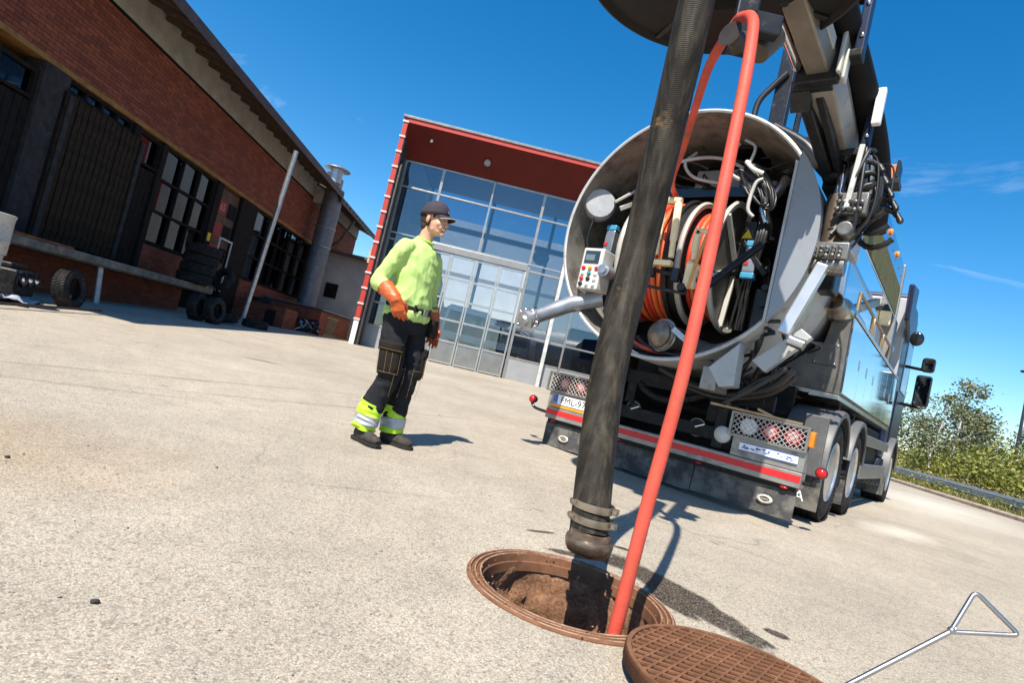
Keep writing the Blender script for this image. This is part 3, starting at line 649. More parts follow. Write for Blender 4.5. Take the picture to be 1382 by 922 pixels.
# thin bar lying on the sunlit edge
tag(MB().beam((0, 0, .012), (.0, 2.6, .02), .05, .03).build('flat_bar', SCR, None, loc=(-5.95, 6.2, gz(-5.9, 7.5)), rot=(rad(1.9), 0, rad(6))), 'thin dark flat bar lying on the ground along the shade line', 'bar')
# ================================================================== red fronted glass hall
REDP = mat('red_cladding', (.36, .035, .024), .55, 0, .12, 2)
REDD = mat('shaded_red_soffit', (.115, .011, .008), .6, 0, .15, 2)  # frame red darkened in the colour for the shade under the overhang
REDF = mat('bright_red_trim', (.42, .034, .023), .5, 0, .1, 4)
ALU = mat('bronze_aluminium', (.36, .335, .30), .4, .75, .12, 6)
ALUL = mat('pale_aluminium', (.50, .49, .46), .35, .8, .1, 6)
DARKF = mat('dark_reveal', (.05, .045, .045), .6)
GREYP = mat('grey_panel', (.30, .31, .31), .5, .2, .1, 2)
FGL = glass('facade_glass', (.50, .57, .63), .15, 0, (.58, .63, .68))
DGL = glass('door_glass', (.86, .91, .95), .05, 0, (.85, .92, 1))
ST = empty('glass_hall', (0, 0, 0), YB)
tag(ST, 'tall glass fronted hall framed in red with a sloping soffit in shade-darkened red', 'hall')
GZ = .38; FY = 20.0; GY_ = 21.0; XL, XR = -4.54, 8.3
NX = [-4.54, -3.10, -1.18, .74, 2.66, 4.58, 6.50, 8.3]
# frame fin on the left with cleats
fin = MB().box(-4.76, -4.60, FY, FY+1.3, 1.27, 8.62).build('side_fin', REDF, ST)
MB().box(-4.765, -4.595, FY-.003, FY+1.3, GZ-.1, 1.27).build('fin_foot', WHT, ST)
MB().box(-4.598, -4.57, FY+.03, FY+1.3, GZ, 8.0).build('inner_reveal', DARKF, ST)
c0 = None
for i in range(14):
    z = 1.30+i*.552
    if c0 is None: c0 = MB().box(-4.79, -4.575, -.03, .05, -.035, .035).build('cleat', mat('pale_pink_cleat', (.62, .50, .46), .5), fin, bevel=.006); c0.location = (0, FY, z)
    else: inst(c0, 'cleat', fin, (0, FY, z))
MB().tube([(-4.50, FY+.12, GZ), (-4.50, FY+.12, 6.9), (-4.55, FY+.4, 7.2)], .05, 8).build('downpipe', DARKF, ST, smooth=50)
# top fascia, soffit, roof
MB().box(-4.76, XR+.2, FY, FY+.1, 8.47, 8.62).build('red_fascia', REDF, ST)
MB().box(-4.80, XR+.24, FY-.04, FY+8, 8.622, 8.71).build('roof_cap', mat('grey_roof_cap', (.20, .19, .18), .5, .4), ST, bevel=.01)
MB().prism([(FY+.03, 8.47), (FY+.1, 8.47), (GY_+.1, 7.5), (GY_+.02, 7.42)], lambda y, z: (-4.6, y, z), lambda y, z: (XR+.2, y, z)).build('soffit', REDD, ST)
MB().cyl((-1.6, 20.5, 7.93), (-1.6, 20.44, 7.86), .12, n=14).build('soffit_lamp', GREYP, ST, smooth=40)
MB().cyl((-3.7, 20.3, 8.14), (-3.7, 20.26, 8.09), .05, n=10).build('soffit_sensor', WHT, ST, smooth=40)
MB().box(XR+.06, XR+.2, FY, FY+1.3, GZ, 8.47).build('far_fin', REDF, ST)
MB().box(-4.7, -4.62, FY+1.3, FY+13, GZ-.2, 8.6).box(XR+.1, XR+.2, FY+1.3, FY+13, GZ-.2, 8.6).box(-4.7, XR+.2, FY+13, FY+13.2, GZ-.2, 8.6).build('inner_wall', mat('interior_wall', (.50, .52, .54), .8, 0, .1, 1), ST)
MB().box(-4.7, XR+.1, GY_+.3, FY+13, GZ+.005, GZ+.03).build('interior_floor', mat('interior_floor', (.42, .42, .41), .5, 0, .15, 1), ST)
# curtain wall
def bar(x0, x1, z0, z1, d=.10, nm='mullion', mt_=ALU, y=GY_): return MB().box(x0, x1, y-d/2, y+d/2, z0, z1).build(nm, mt_, ST, bevel=.004)
for i, x in enumerate(NX):
    w = .05
    if i in (0,): bar(x-w, x+w, GZ, 7.46)
    elif i in (2,): bar(x-.03, x+.03, 4.70, 7.46)
    elif i in (1, 3): bar(x-w, x+w, GZ, 7.46)
    else: bar(x-.035, x+.035, GZ, 7.46)
for a, b in zip(NX[:-1], NX[1:]):
    bar(a+.051, b-.051, 6.45, 6.51, .08, 'transom'); bar(a+.051, b-.051, 7.40, 7.46, .08, 'transom')
    if a != NX[1] and a != NX[2]: bar(a+.051, b-.051, 4.45, 4.52, .08, 'transom')
MB().box(-3.04, .68, GY_-.09, GY_+.09, 4.46, 4.70).build('door_header', ALU, ST, bevel=.008)
MB().box(-4.48, 8.2, GY_-.085, GY_-.052, 4.706, 4.75).build('header_trim', ALUL, ST)
def pane(x0, x1, z0, z1, mt_=FGL, par=ST, y=GY_):
    t = random.uniform(-.004, .004)
    return MB().obox(((x0+x1)/2, y, (z0+z1)/2), ((x1-x0)/2, 0, 0), (0, .006, 0), (0, t*(z1-z0), (z1-z0)/2)).build('pane', mt_, par)
for a, b in zip(NX[:-1], NX[1:]):
    pane(a+.04, b-.04, 6.52, 7.39); pane(a+.04, b-.04, 4.76 if a in NX[1:3] else 4.53, 6.44)
for k, (a, b) in enumerate(zip(NX[:-1], NX[1:])):
    if k in (1, 2): continue
    bar(a+.051, b-.051, 2.06, 2.12, .08, 'transom'); bar(a+.051, b-.051, 1.20, 1.27, .08, 'transom')
    pane(a+.04, b-.04, 2.13, 4.44); pane(a+.04, b-.04, 1.28, 2.05)
    MB().box(a+.04, b-.04, GY_-.03, GY_+.03, GZ-.1, 1.195).build('spandrel_panel', GREYP, ST, bevel=.005)
# four folding door leaves
LX = [-3.03, -2.11, -1.19, -.27, .65]
for a, b in zip(LX[:-1], LX[1:]):
    lf = MB().box(a+.012, a+.075, GY_-.05, GY_+.03, GZ+.02, 4.44).box(b-.075, b-.012, GY_-.05, GY_+.03, GZ+.02, 4.44).build('door_leaf', ALUL, ST, bevel=.004)
    zs = [.46, 1.24, 2.02, 2.78, 3.54, 4.36]
    for z in zs: MB().box(a+.076, b-.076, GY_-.045, GY_+.025, z, z+.07).build('rail', ALUL, lf)
    MB().box(a+.076, b-.076, GY_-.02, GY_+.0, .535, 1.235).build('kick_panel', mat('kick_plate', (.33, .32, .30), .35, .8, .15, 3), lf) if a == LX[0] else MB().box(a+.076, b-.076, GY_-.02, GY_+.0, .535, 1.235).build('kick_panel', bpy.data.materials['kick_plate'], lf)
    for z0, z1 in zip(zs[1:-1], zs[2:]): pane(a+.08, b-.08, z0+.075, z1-.005, DGL, lf, GY_-.01)
    MB().cyl((a+.04, GY_-.09, 1.35), (a+.04, GY_-.09, 1.6), .012, n=8).build('handle', ALU, lf)
MB().box(1.93, 2.06, GY_-.26, GY_-.13, GZ-.1, 7.4).build('white_column', mat('dull_white_steel', (.50, .50, .48), .5), ST, bevel=.01)
MB().box(-4.5, 8.2, GY_-.35, GY_+.2, GZ-.15, GZ+.018).build('door_sill', CONC, ST)
# things standing inside, seen through the glass
LAMPW = mat('white_lamp_glass', (.85, .85, .82), .3)
tag(MB().lathe([(.0, -.03), (.30, -.03), (.33, 0), (.30, .05), (0, .08)], ax=(0, -1, .25), n=24).build('round_lamp', LAMPW, None, loc=(.35, 22.3, 5.35), smooth=50), 'round white disc added behind the glass as a reflected light above the doors', 'lamp')  # white disc added inside to stand for a light reflected in the glass
tag(MB().box(-.25, .25, -.1, .1, -.45, .45).build('box_luminaire', WHT, None, loc=(-4.75, 22.4, 6.0), bevel=.02), 'white box heater high behind the glass at the left corner', 'luminaire')  # white box lamp hung high inside the hall
VANW = mat('white_van_paint', (.78, .79, .80), .25, 0, .04, 3); VGL = mat('van_glass', (.03, .04, .05), .08); 
def van(loc, rz, h, ln, lb, mt_):
    t = tag(empty('parked_van', loc, rz), lb, 'van')
    MB().prism([(-.95, .35), (.95, .35), (1.0, .7), (.98, 1.25), (.86, h-.12), (.74, h), (-.74, h), (-.86, h-.12), (-.98, 1.25), (-1.0, .7)], lambda x, z: (x, -ln/2, z), lambda x, z: (x, ln/2, z)).build('body', mt_, t, bevel=.06)
    MB().prism([(-.84, 1.3), (.84, 1.3), (.76, h-.22), (-.76, h-.22)], lambda x, z: (x, -ln/2-.012, z), lambda x, z: (x, -ln/2+.02, z)).build('windscreen', VGL, t)
    MB().box(-.7, .7, -ln/2-.03, -ln/2+.02, .75, 1.02).build('grille', BLACK, t, bevel=.02)
    MB().box(-.98, .98, -ln/2-.08, -ln/2+.05, .32, .58).build('bumper', GREYP, t, bevel=.03)
    for sx in (-1, 1):
        MB().box(sx*.72-.18, sx*.72+.18, -ln/2-.035, -ln/2+.02, .78, 1.0).build('headlight', LAMPW, t, bevel=.03)
        for sy in (-1, 1): MB().lathe([(0, -.1), (.2, -.1), (.33, -.1), (.35, -.05), (.35, .1), (0, .1)], (sx*.88, sy*(ln/2-.85), .35), (sx, 0, 0), 20).build('wheel', RUBBER, t, smooth=40)
    return t
van((-2.3, 24.6, GZ+.04), .18, 2.35, 4.8, 'white high van parked inside behind the left door leaves', VANW)
van((.0, 24.4, GZ+.04), -.1, 2.1, 4.6, 'white van parked inside behind the right door leaf', VANW)
YLM = mat('yellow_machine', (.80, .55, .02), .4)
t = tag(empty('yellow_pump', (1.0, 22.6, GZ+.03), .2), 'small yellow pump on wheels standing inside behind the glass', 'pump')
MB().box(-.5, .2, -.3, .3, .35, .95).build('housing', YLM, t, bevel=.06); MB().box(.2, .6, -.24, .24, .35, .7).build('motor', SCR, t, bevel=.04)
for sx in (-.35, .4):
    for sy in (-.33, .33): MB().cyl((sx, sy-.05, .19), (sx, sy+.05, .19), .18, n=16).build('wheel', RUBBER, t, smooth=40)
MB().tube(smoothpath([(-.5, 0, .8), (-.85, 0, 1.0), (-.9, 0, 1.1)], 4), .02, 6).build('tow_bar', YLM, t)
t = tag(empty('work_cabinet', (2.9, 23.4, GZ+.03), .0), 'dark steel cabinet standing inside right of the white column', 'cabinet')
MB().box(-.7, .7, -.4, .4, 0, 2.6).build('case', SCR, t, bevel=.03)
for i in range(2): MB().box(-.67+i*.68, -.01+i*.68, -.42, -.4, .05, 2.5).build('door', mat('cabinet_door%s' % '', (.09, .11, .14), .5) if i == 0 else bpy.data.materials['cabinet_door'], t, bevel=.01)
# steelwork and shelving in the depth of the hall
mb = MB()
for i in range(5): mb.box(-4.4+i*3, -4.25+i*3, 27, 27.15, GZ, 8.4)
mb.box(-4.5, 8, 27, 27.15, 6.6, 6.85).box(-4.5, 8, 30.5, 30.65, 5.0, 5.2); mb.build('inner_steelwork', ALUL, ST)
for i in range(4): MB().box(-4.2+i*3.1, -1.6+i*3.1, 31.8, 32.6, GZ, GZ+.12).box(-4.2+i*3.1, -1.6+i*3.1, 31.8, 32.6, 1.9, 2.0).box(-4.2+i*3.1, -1.6+i*3.1, 31.8, 32.6, 3.3, 3.4).build('shelf_rack', GREYP, ST)
# ================================================================== roadside on the right
LEAFS = leafmat('scrub_leaves', (.08, .10, .015), (.20, .225, .035), (.37, .36, .10))
LEAFB = leafmat('birch_leaves', (.07, .085, .03), (.14, .16, .06), (.26, .26, .13))
GRASSM = leafmat('roadside_grass', (.09, .12, .02), (.19, .21, .05), (.36, .31, .12))
BARKW = mat('birch_bark', (.62, .60, .56), .8, 0, .2, 3, .2, 20, ((.05, .045, .04), 6, .60, .95))
KERB = mat('kerb_granite', (.33, .27, .21), .9, 0, .3, 6, .4, 40)
EARTH = mat('verge_earth', (.16, .12, .075), .95, 0, .35, 3, .5, 20)
KP = [Vector(p) for p in ((11.6, 7.6, 0), (13.27, 14.15, 0), (15.03, 21.5, 0), (17.5, 31, 0), (21.5, 46, 0))]
kp = smoothpath(KP, 8)
def side(p, q): d = (q-p).normalized(); return Vector((d.y, -d.x, 0))
def off(dist):
    o = []
    for i, p in enumerate(kp): o.append(p+side(kp[max(i-1, 0)], kp[min(i+1, len(kp)-1)])*dist)
    return o
mb = MB()
for p0, p1 in zip(kp[:-1], kp[1:]):
    a = 0
mb.tube([p+Vector((0, 0, .03)) for p in kp], [(.10, .07)]*len(kp), 6, side=(0, 0, 1)); o = mb.build('kerb', KERB); o['kind'] = 'structure'
# verge and bank
def bankz(d): return .03+.14*sstep(0, 3, d)+.55*sstep(2.5, 12, d)
ds = [.02, .6, 1.2, 2, 3, 4.5, 6.5, 9, 13, 20, 40, 90]
mb = MB(); rows = [off(d) for d in ds]
for d, r in zip(ds, rows):
    for p in r: mb.v.append((p.x, p.y, bankz(d)+.05*noise.noise(p*.8)))
nk = len(kp)
for i in range(len(ds)-1):
    for j in range(nk-1): mb.f.append((i*nk+j, i*nk+j+1, (i+1)*nk+j+1, (i+1)*nk+j))
o = mb.build('verge', EARTH, smooth=80); o['kind'] = 'structure'
def cards(name, P, S, mt_, up=.5, asp=.5):
    """leaf blades: P positions (n,3), S sizes; each a slightly bent two-face blade"""
    n = len(P); rng = np.random.default_rng(3)
    a = rng.normal(size=(n, 3)); a[:, 2] = np.abs(a[:, 2])*.6+up; a /= np.linalg.norm(a, axis=1)[:, None]
    b = rng.normal(size=(n, 3)); b -= a*(a*b).sum(1)[:, None]; b /= np.linalg.norm(b, axis=1)[:, None]; c = np.cross(a, b)
    S = S[:, None]; v = np.empty((n, 4, 3)); v[:, 0] = P; v[:, 1] = P+a*S*.5+b*S*asp*.5+c*S*.08; v[:, 2] = P+a*S; v[:, 3] = P+a*S*.5-b*S*asp*.5+c*S*.08
    me = bpy.data.meshes.new(name); me.vertices.add(n*4); me.vertices.foreach_set('co', v.reshape(-1)); me.loops.add(n*4); me.loops.foreach_set('vertex_index', np.arange(n*4, dtype=np.int32))
    me.polygons.add(n); me.polygons.foreach_set('loop_start', np.arange(0, n*4, 4, dtype=np.int32)); me.polygons.foreach_set('loop_total', np.full(n, 4, dtype=np.int32)); me.update(calc_edges=True); me.validate()
    me.materials.append(mt_); o = bpy.data.objects.new(name, me); COL.objects.link(o); return o
rng = np.random.default_rng(5)
def along(n, d0, d1, y0=7, y1=46):
    s = rng.random(n)*(nk-1.001); i = s.astype(int); f = s-i; d = d0+(d1-d0)*rng.random(n); K = np.array([(p.x, p.y) for p in kp])
    p = K[i]*(1-f)[:, None]+K[i+1]*f[:, None]; t = K[i+1]-K[i]; t /= np.linalg.norm(t, axis=1)[:, None]
    q = p+np.c_[t[:, 1], -t[:, 0]]*d[:, None]; z = np.array([bankz(x) for x in d]); return np.c_[q, z], d
# grass and weeds on the verge
P, d = along(36000, .12, 7); cl = np.array([noise.noise(Vector((p[0]*.9, p[1]*.9, 0))) for p in P]); keep = (cl > -.25) | (rng.random(len(P)) < .3); P = P[keep]; d = d[keep]; cl = cl[keep]
S = (.07+.16*rng.random(len(P)))*(1+.9*np.clip(cl, -.3, .6))*np.clip(.55+d*.35, .5, 1.6)
P[:, 2] -= .02; o = cards('roadside_grass', P, S, GRASSM, 1.1, .16); o['kind'] = 'stuff'
P, d = along(9000, .3, 4.5); cl = np.array([noise.noise(Vector((p[0]*1.3, p[1]*1.3, 7))) for p in P]); P = P[cl > .08]; P[:, 2] += rng.random(len(P))*.32; o = cards('roadside_weeds', P, .05+.07*rng.random(len(P)), LEAFS, .3, .6); o['kind'] = 'stuff'
# scrub thicket: clumps of leaves on a bank
C, d = along(620, 4.2, 19, 7, 46); leaves = []; szs = []
for c, dd in zip(C, d):
    h = (.95+2.0*rng.random()**1.5)*(.62+.65*sstep(4, 11, dd))*(1-.35*sstep(26, 36, c[1])); r = .55+.55*rng.random(); n = 210
    u = rng.normal(size=(n, 3)); u /= np.linalg.norm(u, axis=1)[:, None]; u *= (rng.random(n)**.42)[:, None]
    q = np.c_[c[0]+u[:, 0]*r, c[1]+u[:, 1]*r, c[2]+h*.55+u[:, 2]*h*.62]; q += .12*rng.normal(size=q.shape)
    k = 8
    leaves.append(q); szs.append(.10+.11*rng.random(n))
P = np.vstack(leaves); S = np.hstack(szs); ok = P[:, 2] > .05; o = cards('scrub_thicket', P[ok], S[ok], LEAFS, .2, .55); o['kind'] = 'stuff'
# pale seed heads over the grass
P, d = along(4200, 1.5, 6.5); P[:, 2] += .22+.25*rng.random(len(P)); o = cards('seed_heads', P, .04+.05*rng.random(len(P)), mat('straw_seed', (.36, .27, .14), .9, 0, .3), 1.5, .3); o['kind'] = 'stuff'
# birches, thin crowns blown to one side
def birch(name, loc, h, lean, label, dens=1.0, spread=1.0, seed=0):
    rg = random.Random(seed); t = tag(empty(name, loc), label, 'birch tree', 'birches beyond the guardrail')
    mb = MB(); tp = Vector((lean[0]*h, lean[1]*h, h)); tr = smoothpath([(0, 0, -.1), tp*.3+Vector((rg.uniform(-.1, .1), rg.uniform(-.1, .1), 0)), tp*.65+Vector((rg.uniform(-.2, .2), rg.uniform(-.2, .2), 0)), tp], 5)
    m_ = len(tr); mb.tube(tr, [.085*h/6*(1-.86*i/(m_-1)) for i in range(m_)], 8); mb.build('trunk', BARKW, t, smooth=60)
    lm = MB(); L = []; S_ = []; r2 = np.random.default_rng(seed)
    for i in range(int(26*spread)):
        f = rg.uniform(.26, 1); p = tr[min(m_-1, int(f*(m_-1)))]; a = rg.uniform(0, 6.28); ln = h*(.34*(1-f)+.10)*rg.uniform(.6, 1.25)*spread
        e = p+Vector((math.cos(a)*ln+.25*ln, math.sin(a)*ln, ln*rg.uniform(.35, 1.0))); md = p.lerp(e, .5)+Vector((0, 0, ln*.1))
        lm.tube(smoothpath([p, md, e], 3), [.022*h/6*(1-.8*k/6) for k in range(7)], 5)
        n = int(68*dens*(.6+ln)); s = r2.random(n); base = np.array([list(p.lerp(e, min(1, .25+.8*x))) for x in s]); sp = .10+.20*ln
        L.append(base+r2.normal(size=(n, 3))*np.array([sp, sp, sp*.8])-np.array([0, 0, .08])); S_.append(.09+.11*r2.random(n))
    lm.build('limbs', BARKW, t, smooth=60)
    o = cards('crown', np.vstack(L), np.hstack(S_), LEAFB, -.4, .7); o.parent = t; return t
birch('birch_tree', (21.6, 28.5, .6), 4.1, (.03, 0), 'slim birch with a bare white lower trunk beside the truck', .55, .75, 1)
birch('birch_tree', (24.4, 31.0, .7), 5.0, (.16, .05), 'tallest birch, leaning right with two pale stems showing', .8, 1.0, 2)
birch('birch_tree', (27.4, 33.5, .7), 3.9, (.10, .05), 'bushy birch close on the right of the tallest one', 1.0, 1.1, 3)
birch('birch_tree', (20.2, 31.5, .6), 3.7, (.05, 0), 'sparse grey-green birch nearest the truck mirror', .5, .8, 4)
birch('birch_tree', (29.2, 32.0, .7), 3.5, (.05, .0), 'low birch just left of the dark lamp post', .9, 1.0, 5)
birch('birch_tree', (30.8, 31.0, .7), 3.0, (.0, .0), 'low birch at the right edge behind the dark lamp post', .9, 1.0, 6)
birch('birch_tree', (22.9, 34.5, .7), 4.0, (.06, .02), 'loose yellow-green birch behind the slim white-stemmed one', .8, 1.1, 7)
birch('birch_tree', (25.6, 35.5, .7), 4.3, (.08, .02), 'pale airy birch far behind the tallest one', .7, 1.1, 8)
birch('birch_tree', (29.6, 36.5, .7), 4.2, (.05, .02), 'airy birch seen through the gap left of the dark lamp post', .8, 1.1, 9)
# guardrail
GR = tag(empty('guardrail', (0, 0, 0)), 'galvanised W-profile guardrail running along the grassy verge', 'guardrail')
ra, rb = Vector((12.9, 8.6, .335)), Vector((23.4, 43, .50)); dr_ = (rb-ra).normalized(); sn = Vector((dr_.y, -dr_.x, 0)).normalized()
prof = [(-.155, .0), (-.135, .0), (-.10, -.06), (-.06, -.06), (-.02, 0), (.02, 0), (.06, -.06), (.10, -.06), (.135, 0), (.155, 0)]
pr2 = prof+[(z, x+.012) for z, x in reversed(prof)]
b0 = None; n_ = int((rb-ra).length/4)
for i in range(n_):
    p0, p1 = ra+dr_*4*i, ra+dr_*(4*i+4.02)
    MB().prism([(z-.155+.155, x) for z, x in pr2], lambda z, x: p0+sn*x+Vector((0, 0, z-.02)), lambda z, x: p1+sn*x+Vector((0, 0, z-.02))).build('beam', GALV, GR)
    pp = p0+dr_*.6+sn*.07
    q = MB().beam((0, 0, -.6), (0, 0, .10), .09, .06).build('post', GALV, GR, loc=pp)
# lamps
LPD = mat('dark_lamp_paint', (.035, .036, .04), .5, .3)
lp = tag(empty('street_lamp', (24.8, 27.5, .6)), 'dark slender street lamp with a flat head cut by the right edge', 'street lamp')
MB().tube([(0, 0, -.2), (0, 0, 1.2), (0, 0, 5.75)], [.085, .08, .05], 12).build('post', LPD, lp, smooth=50)
MB().box(-.42, .55, -.14, .14, 5.75, 5.86).build('lamp_head', LPD, lp, bevel=.03)
lp2 = tag(empty('street_lamp', (33.2, 40.5, .6)), 'far pale street lamp with a curved arm among the birches', 'street lamp')
MB().tube(smoothpath([(0, 0, -.2), (0, 0, 2), (0, 0, 3.3), (-.25, 0, 3.85), (-.8, 0, 4.05), (-1.3, 0, 4.08)], 6), .065, 8).build('post', GALV, lp2, smooth=50)
MB().sphere((-1.5, 0, 4.1), (.42, .14, .09), 12, 8).build('lamp_head', WHT, lp2, smooth=60)
# dark wood far behind the camera, mirrored faintly in the glass
rng = np.random.default_rng(11); P = []
for i in range(9):
    x = rng.uniform(-60, 60); y = -rng.uniform(55, 85); h = rng.uniform(6, 13); n = 700; f = rng.random(n); r = (1-f)*h*.19+.1; a = rng.random(n)*6.28
    P.append(np.c_[x+np.cos(a)*r*rng.random(n)**.5, y+np.sin(a)*r*rng.random(n)**.5, .2+f*h])
P = np.vstack(P); o = cards('far_spruce_wood', P, .5+.5*rng.random(len(P)), leafmat('spruce_needles', (.012, .022, .010), (.02, .035, .015), (.04, .055, .02)), -.3, .5); o['kind'] = 'stuff'
# ================================================================== worker
SKIN = mat('skin', (.56, .31, .20), .5, 0, .10, 14, .06, 90)
SHIRT = mat('lime_sweatshirt', (.44, .62, .20), .85, 0, .06, 8, .15, 220)
SHIRTD = mat('lime_rib', (.40, .68, .10), .85, 0, .06, 8)
TRS = mat('black_work_trousers', (.017, .018, .021), .8, 0, .25, 10, .2, 200)
TRSP = mat('black_pocket_cloth', (.017, .014, .012), .85, 0, .2, 16, .2, 250)
LIME = mat('hi_vis_lime', (.44, .70, .05), .7, 0, .06, 10)
SILV = mat('reflective_silver', (.40, .42, .45), .45, .2, .12, 14)
GLOVE = mat('orange_rubber_glove', (.50, .098, .020), .42, 0, .15, 14, .15, 80, ((.35, .06, .015), 12, .58, .6))
BOOT = mat('worn_boot_leather', (.050, .044, .040), .7, 0, .35, 16, .2, 90, ((.16, .14, .12), 20, .60, .5))
SOLE = mat('boot_sole', (.025, .024, .023), .8)
CAPM = mat('dark_plum_cap', (.050, .040, .052), .75, 0, .15, 20, .15, 300)
HAIR = mat('brown_hair', (.055, .032, .02), .6, 0, .35, 60, .4, 200)
WO = (-.80, 4.25, gz(-.8, 4.25)); WR = rad(60)
wk = tag(empty('person', WO, WR), 'smiling worker in lime sweatshirt, dark cap, orange gloves and black trousers with hi-vis cuffs', 'person')
hc = Vector((-.0, -.040, 1.700)); HR = Euler((rad(-2), 0, rad(8))).to_matrix()
def H(x, y, z): return hc+HR @ Vector((x, y, z))
def hs(mb, x, y, z, r, q=None): mb.sphere(H(x, y, z), r, 20, 14, HR if q is None else HR @ q)
sho = {-1: Vector((-.168, .02, 1.440)), 1: Vector((.168, .02, 1.440))}
elb = {-1: Vector((-.250, .11, 1.160)), 1: Vector((.285, .06, 1.16))}
wri = {-1: Vector((-.270, -.09, 1.050)), 1: Vector((.295, -.035, .945))}
hip = {-1: Vector((-.095, .0, .92)), 1: Vector((.095, 0, .92))}
kne = {-1: Vector((-.105, -.045, .50)), 1: Vector((.095, -.045, .50))}
ank = {-1: Vector((-.115, .045, .09)), 1: Vector((.12, -.015, .09))}
mb = MB()
hs(mb, 0, .016, .038, (.075, .093, .088)); hs(mb, 0, -.028, -.02, (.064, .068, .080)); hs(mb, 0, -.042, -.078, (.044, .046, .034)); hs(mb, 0, -.022, -.060, (.057, .060, .046)); hs(mb, 0, -.083, -.098, (.021, .016, .016))
hs(mb, 0, -.086, .030, (.048, .013, .012))
for s in (-1, 1):
    hs(mb, s*.036, -.066, -.028, (.026, .022, .024)); hs(mb, s*.079, .010, -.006, (.011, .021, .032), Euler((rad(12), 0, rad(s*24))).to_matrix()); hs(mb, s*.012, -.108, -.036, (.0095, .011, .008))
    hs(mb, s*.030, -.078, -.054, (.018, .016, .016))
mb.tube([H(0, -.093, .022), H(0, -.106, -.008), H(0, -.117, -.033)], [.009, .0105, .0125], 10)
mb.tube([H(0, .022, -.05), Vector((0, .0, 1.585)), Vector((0, .010, 1.52)), Vector((0, .015, 1.42))], [(.050, .052), (.051, .054), (.056, .060), (.10, .075)], 16, side=(1, 0, 0))
mb.tube([(0, .01, .86), (0, .01, 1.0), (0, .01, 1.2), (0, .01, 1.38), (0, .02, 1.47)], [(.13, .09), (.13, .09), (.145, .10), (.155, .095), (.10, .06)], 18, side=(1, 0, 0))
for s in (-1, 1):
    mb.tube([sho[s], elb[s], wri[s]], [.045, .038, .028], 12); mb.sphere(sho[s], .048); mb.sphere(elb[s], .039)
    mb.tube([hip[s], kne[s], ank[s]+Vector((0, 0, .05))], [.08, .052, .036], 12); mb.sphere(hip[s], .082); mb.sphere(kne[s], .053)
    mb.tube([ank[s]+Vector((0, .03, 0)), ank[s]+Vector((0, -.10, -.04))], [.035, .028], 10); mb.tube([ank[s]+Vector((0, 0, .06)), ank[s]], .036, 10)
body = remesh(mb, 'body', SKIN, wk, .0052, 6)
EYEW = mat('eye_white', (.50, .47, .44), .2); IRIS = mat('dark_iris', (.03, .02, .015), .15); LIP = mat('lips', (.50, .17, .13), .4); TEETH = mat('teeth', (.82, .80, .75), .25)
for s in (-1, 1):
    e = MB().sphere(H(s*.031, -.0835, .008), (.0115, .0115, .0052), 14, 10, HR).build('eye', EYEW, body, smooth=60)
    MB().sphere(H(s*.029+.002, -.0945, .008), (.0052, .003, .0052), 12, 8, HR).build('iris', IRIS, e, smooth=60)
    MB().tube([H(s*.014, -.099, .030), H(s*.030, -.098, .0355), H(s*.048, -.085, .029)], [.0018, .0028, .0014], 8).build('eyebrow', HAIR, body, smooth=60)
mb = MB(); arc = [(t*.029, -.0965+.55*abs(t*.029)*abs(t)*1.1, -.0655+.011*t*t) for t in np.linspace(-1, 1, 11)]
MB().tube([H(*p) for p in arc], [(.0075*(1-.75*abs(t)**2), .0045) for t in np.linspace(-1, 1, 11)], 8, side=HR @ Vector((0, 0, 1))).build('teeth', TEETH, body, smooth=60)
MB().tube([H(x, y-.0015, z+.0065-.002*abs(x)/.03) for x, y, z in arc], [.0020+.0016*(1-abs(t)) for t in np.linspace(-1, 1, 11)], 8).build('upper_lip', LIP, body, smooth=60)
MB().tube([H(x, y-.0015, z-.0075+.004*abs(x)/.03) for x, y, z in arc], [.0018+.0034*(1-abs(t)) for t in np.linspace(-1, 1, 11)], 8).build('lower_lip', LIP, body, smooth=60)
# hair under the cap
mb = MB(); hs(mb, 0, .032, .010, (.074, .080, .078)); hs(mb, 0, .055, -.045, (.058, .045, .045))
for s in (-1, 1): hs(mb, s*.066, -.030, .026, (.009, .012, .022))
remesh(mb, 'hair', HAIR, wk, .006, 3, lambda c: .003*noise.noise(c*70))
# cap
cp = MB(); q = 10; n = 36
for i in range(q+1):
    ph = (math.pi/2)*i/q
    for j in range(n):
        t = 2*math.pi*j/n; x, y = .0885*math.cos(t)*math.sin(ph), .108*math.sin(t)*math.sin(ph); z = .026+.122*math.cos(ph)**.8
        fr = max(0, -math.sin(t)); z += .010*fr*math.sin(ph)
        cp.v.append(tuple(H(x, y+.008, z)))
for i in range(q):
    for j in range(n): cp.f.append((i*n+j, (i+1)*n+j, (i+1)*n+(j+1) % n, i*n+(j+1) % n))
cap = cp.build('cap', CAPM, wk, smooth=75, clean=True); sm = cap.modifiers.new('s', 'SOLIDIFY'); sm.thickness = .005; sm.offset = 1
mb = MB(); nn = 16; rows = 7
for i in range(rows):
    f = i/(rows-1)
    for j in range(nn):
        a = rad(-68+136*j/(nn-1)); x = .083*math.sin(a)*(1-.10*f); y = .008-.100*math.cos(a)-.078*f*math.cos(a*.86)**.7
        mb.v.append(tuple(H(x, y, .044-.020*f-1.9*x*x*(.5+1.2*f)+.004*math.sin(f*3)))) 
for i in range(rows-1):
    for j in range(nn-1): mb.f.append((i*nn+j, i*nn+j+1, (i+1)*nn+j+1, (i+1)*nn+j))
br = mb.build('brim', CAPM, cap, smooth=75); sm = br.modifiers.new('s', 'SOLIDIFY'); sm.thickness = .004
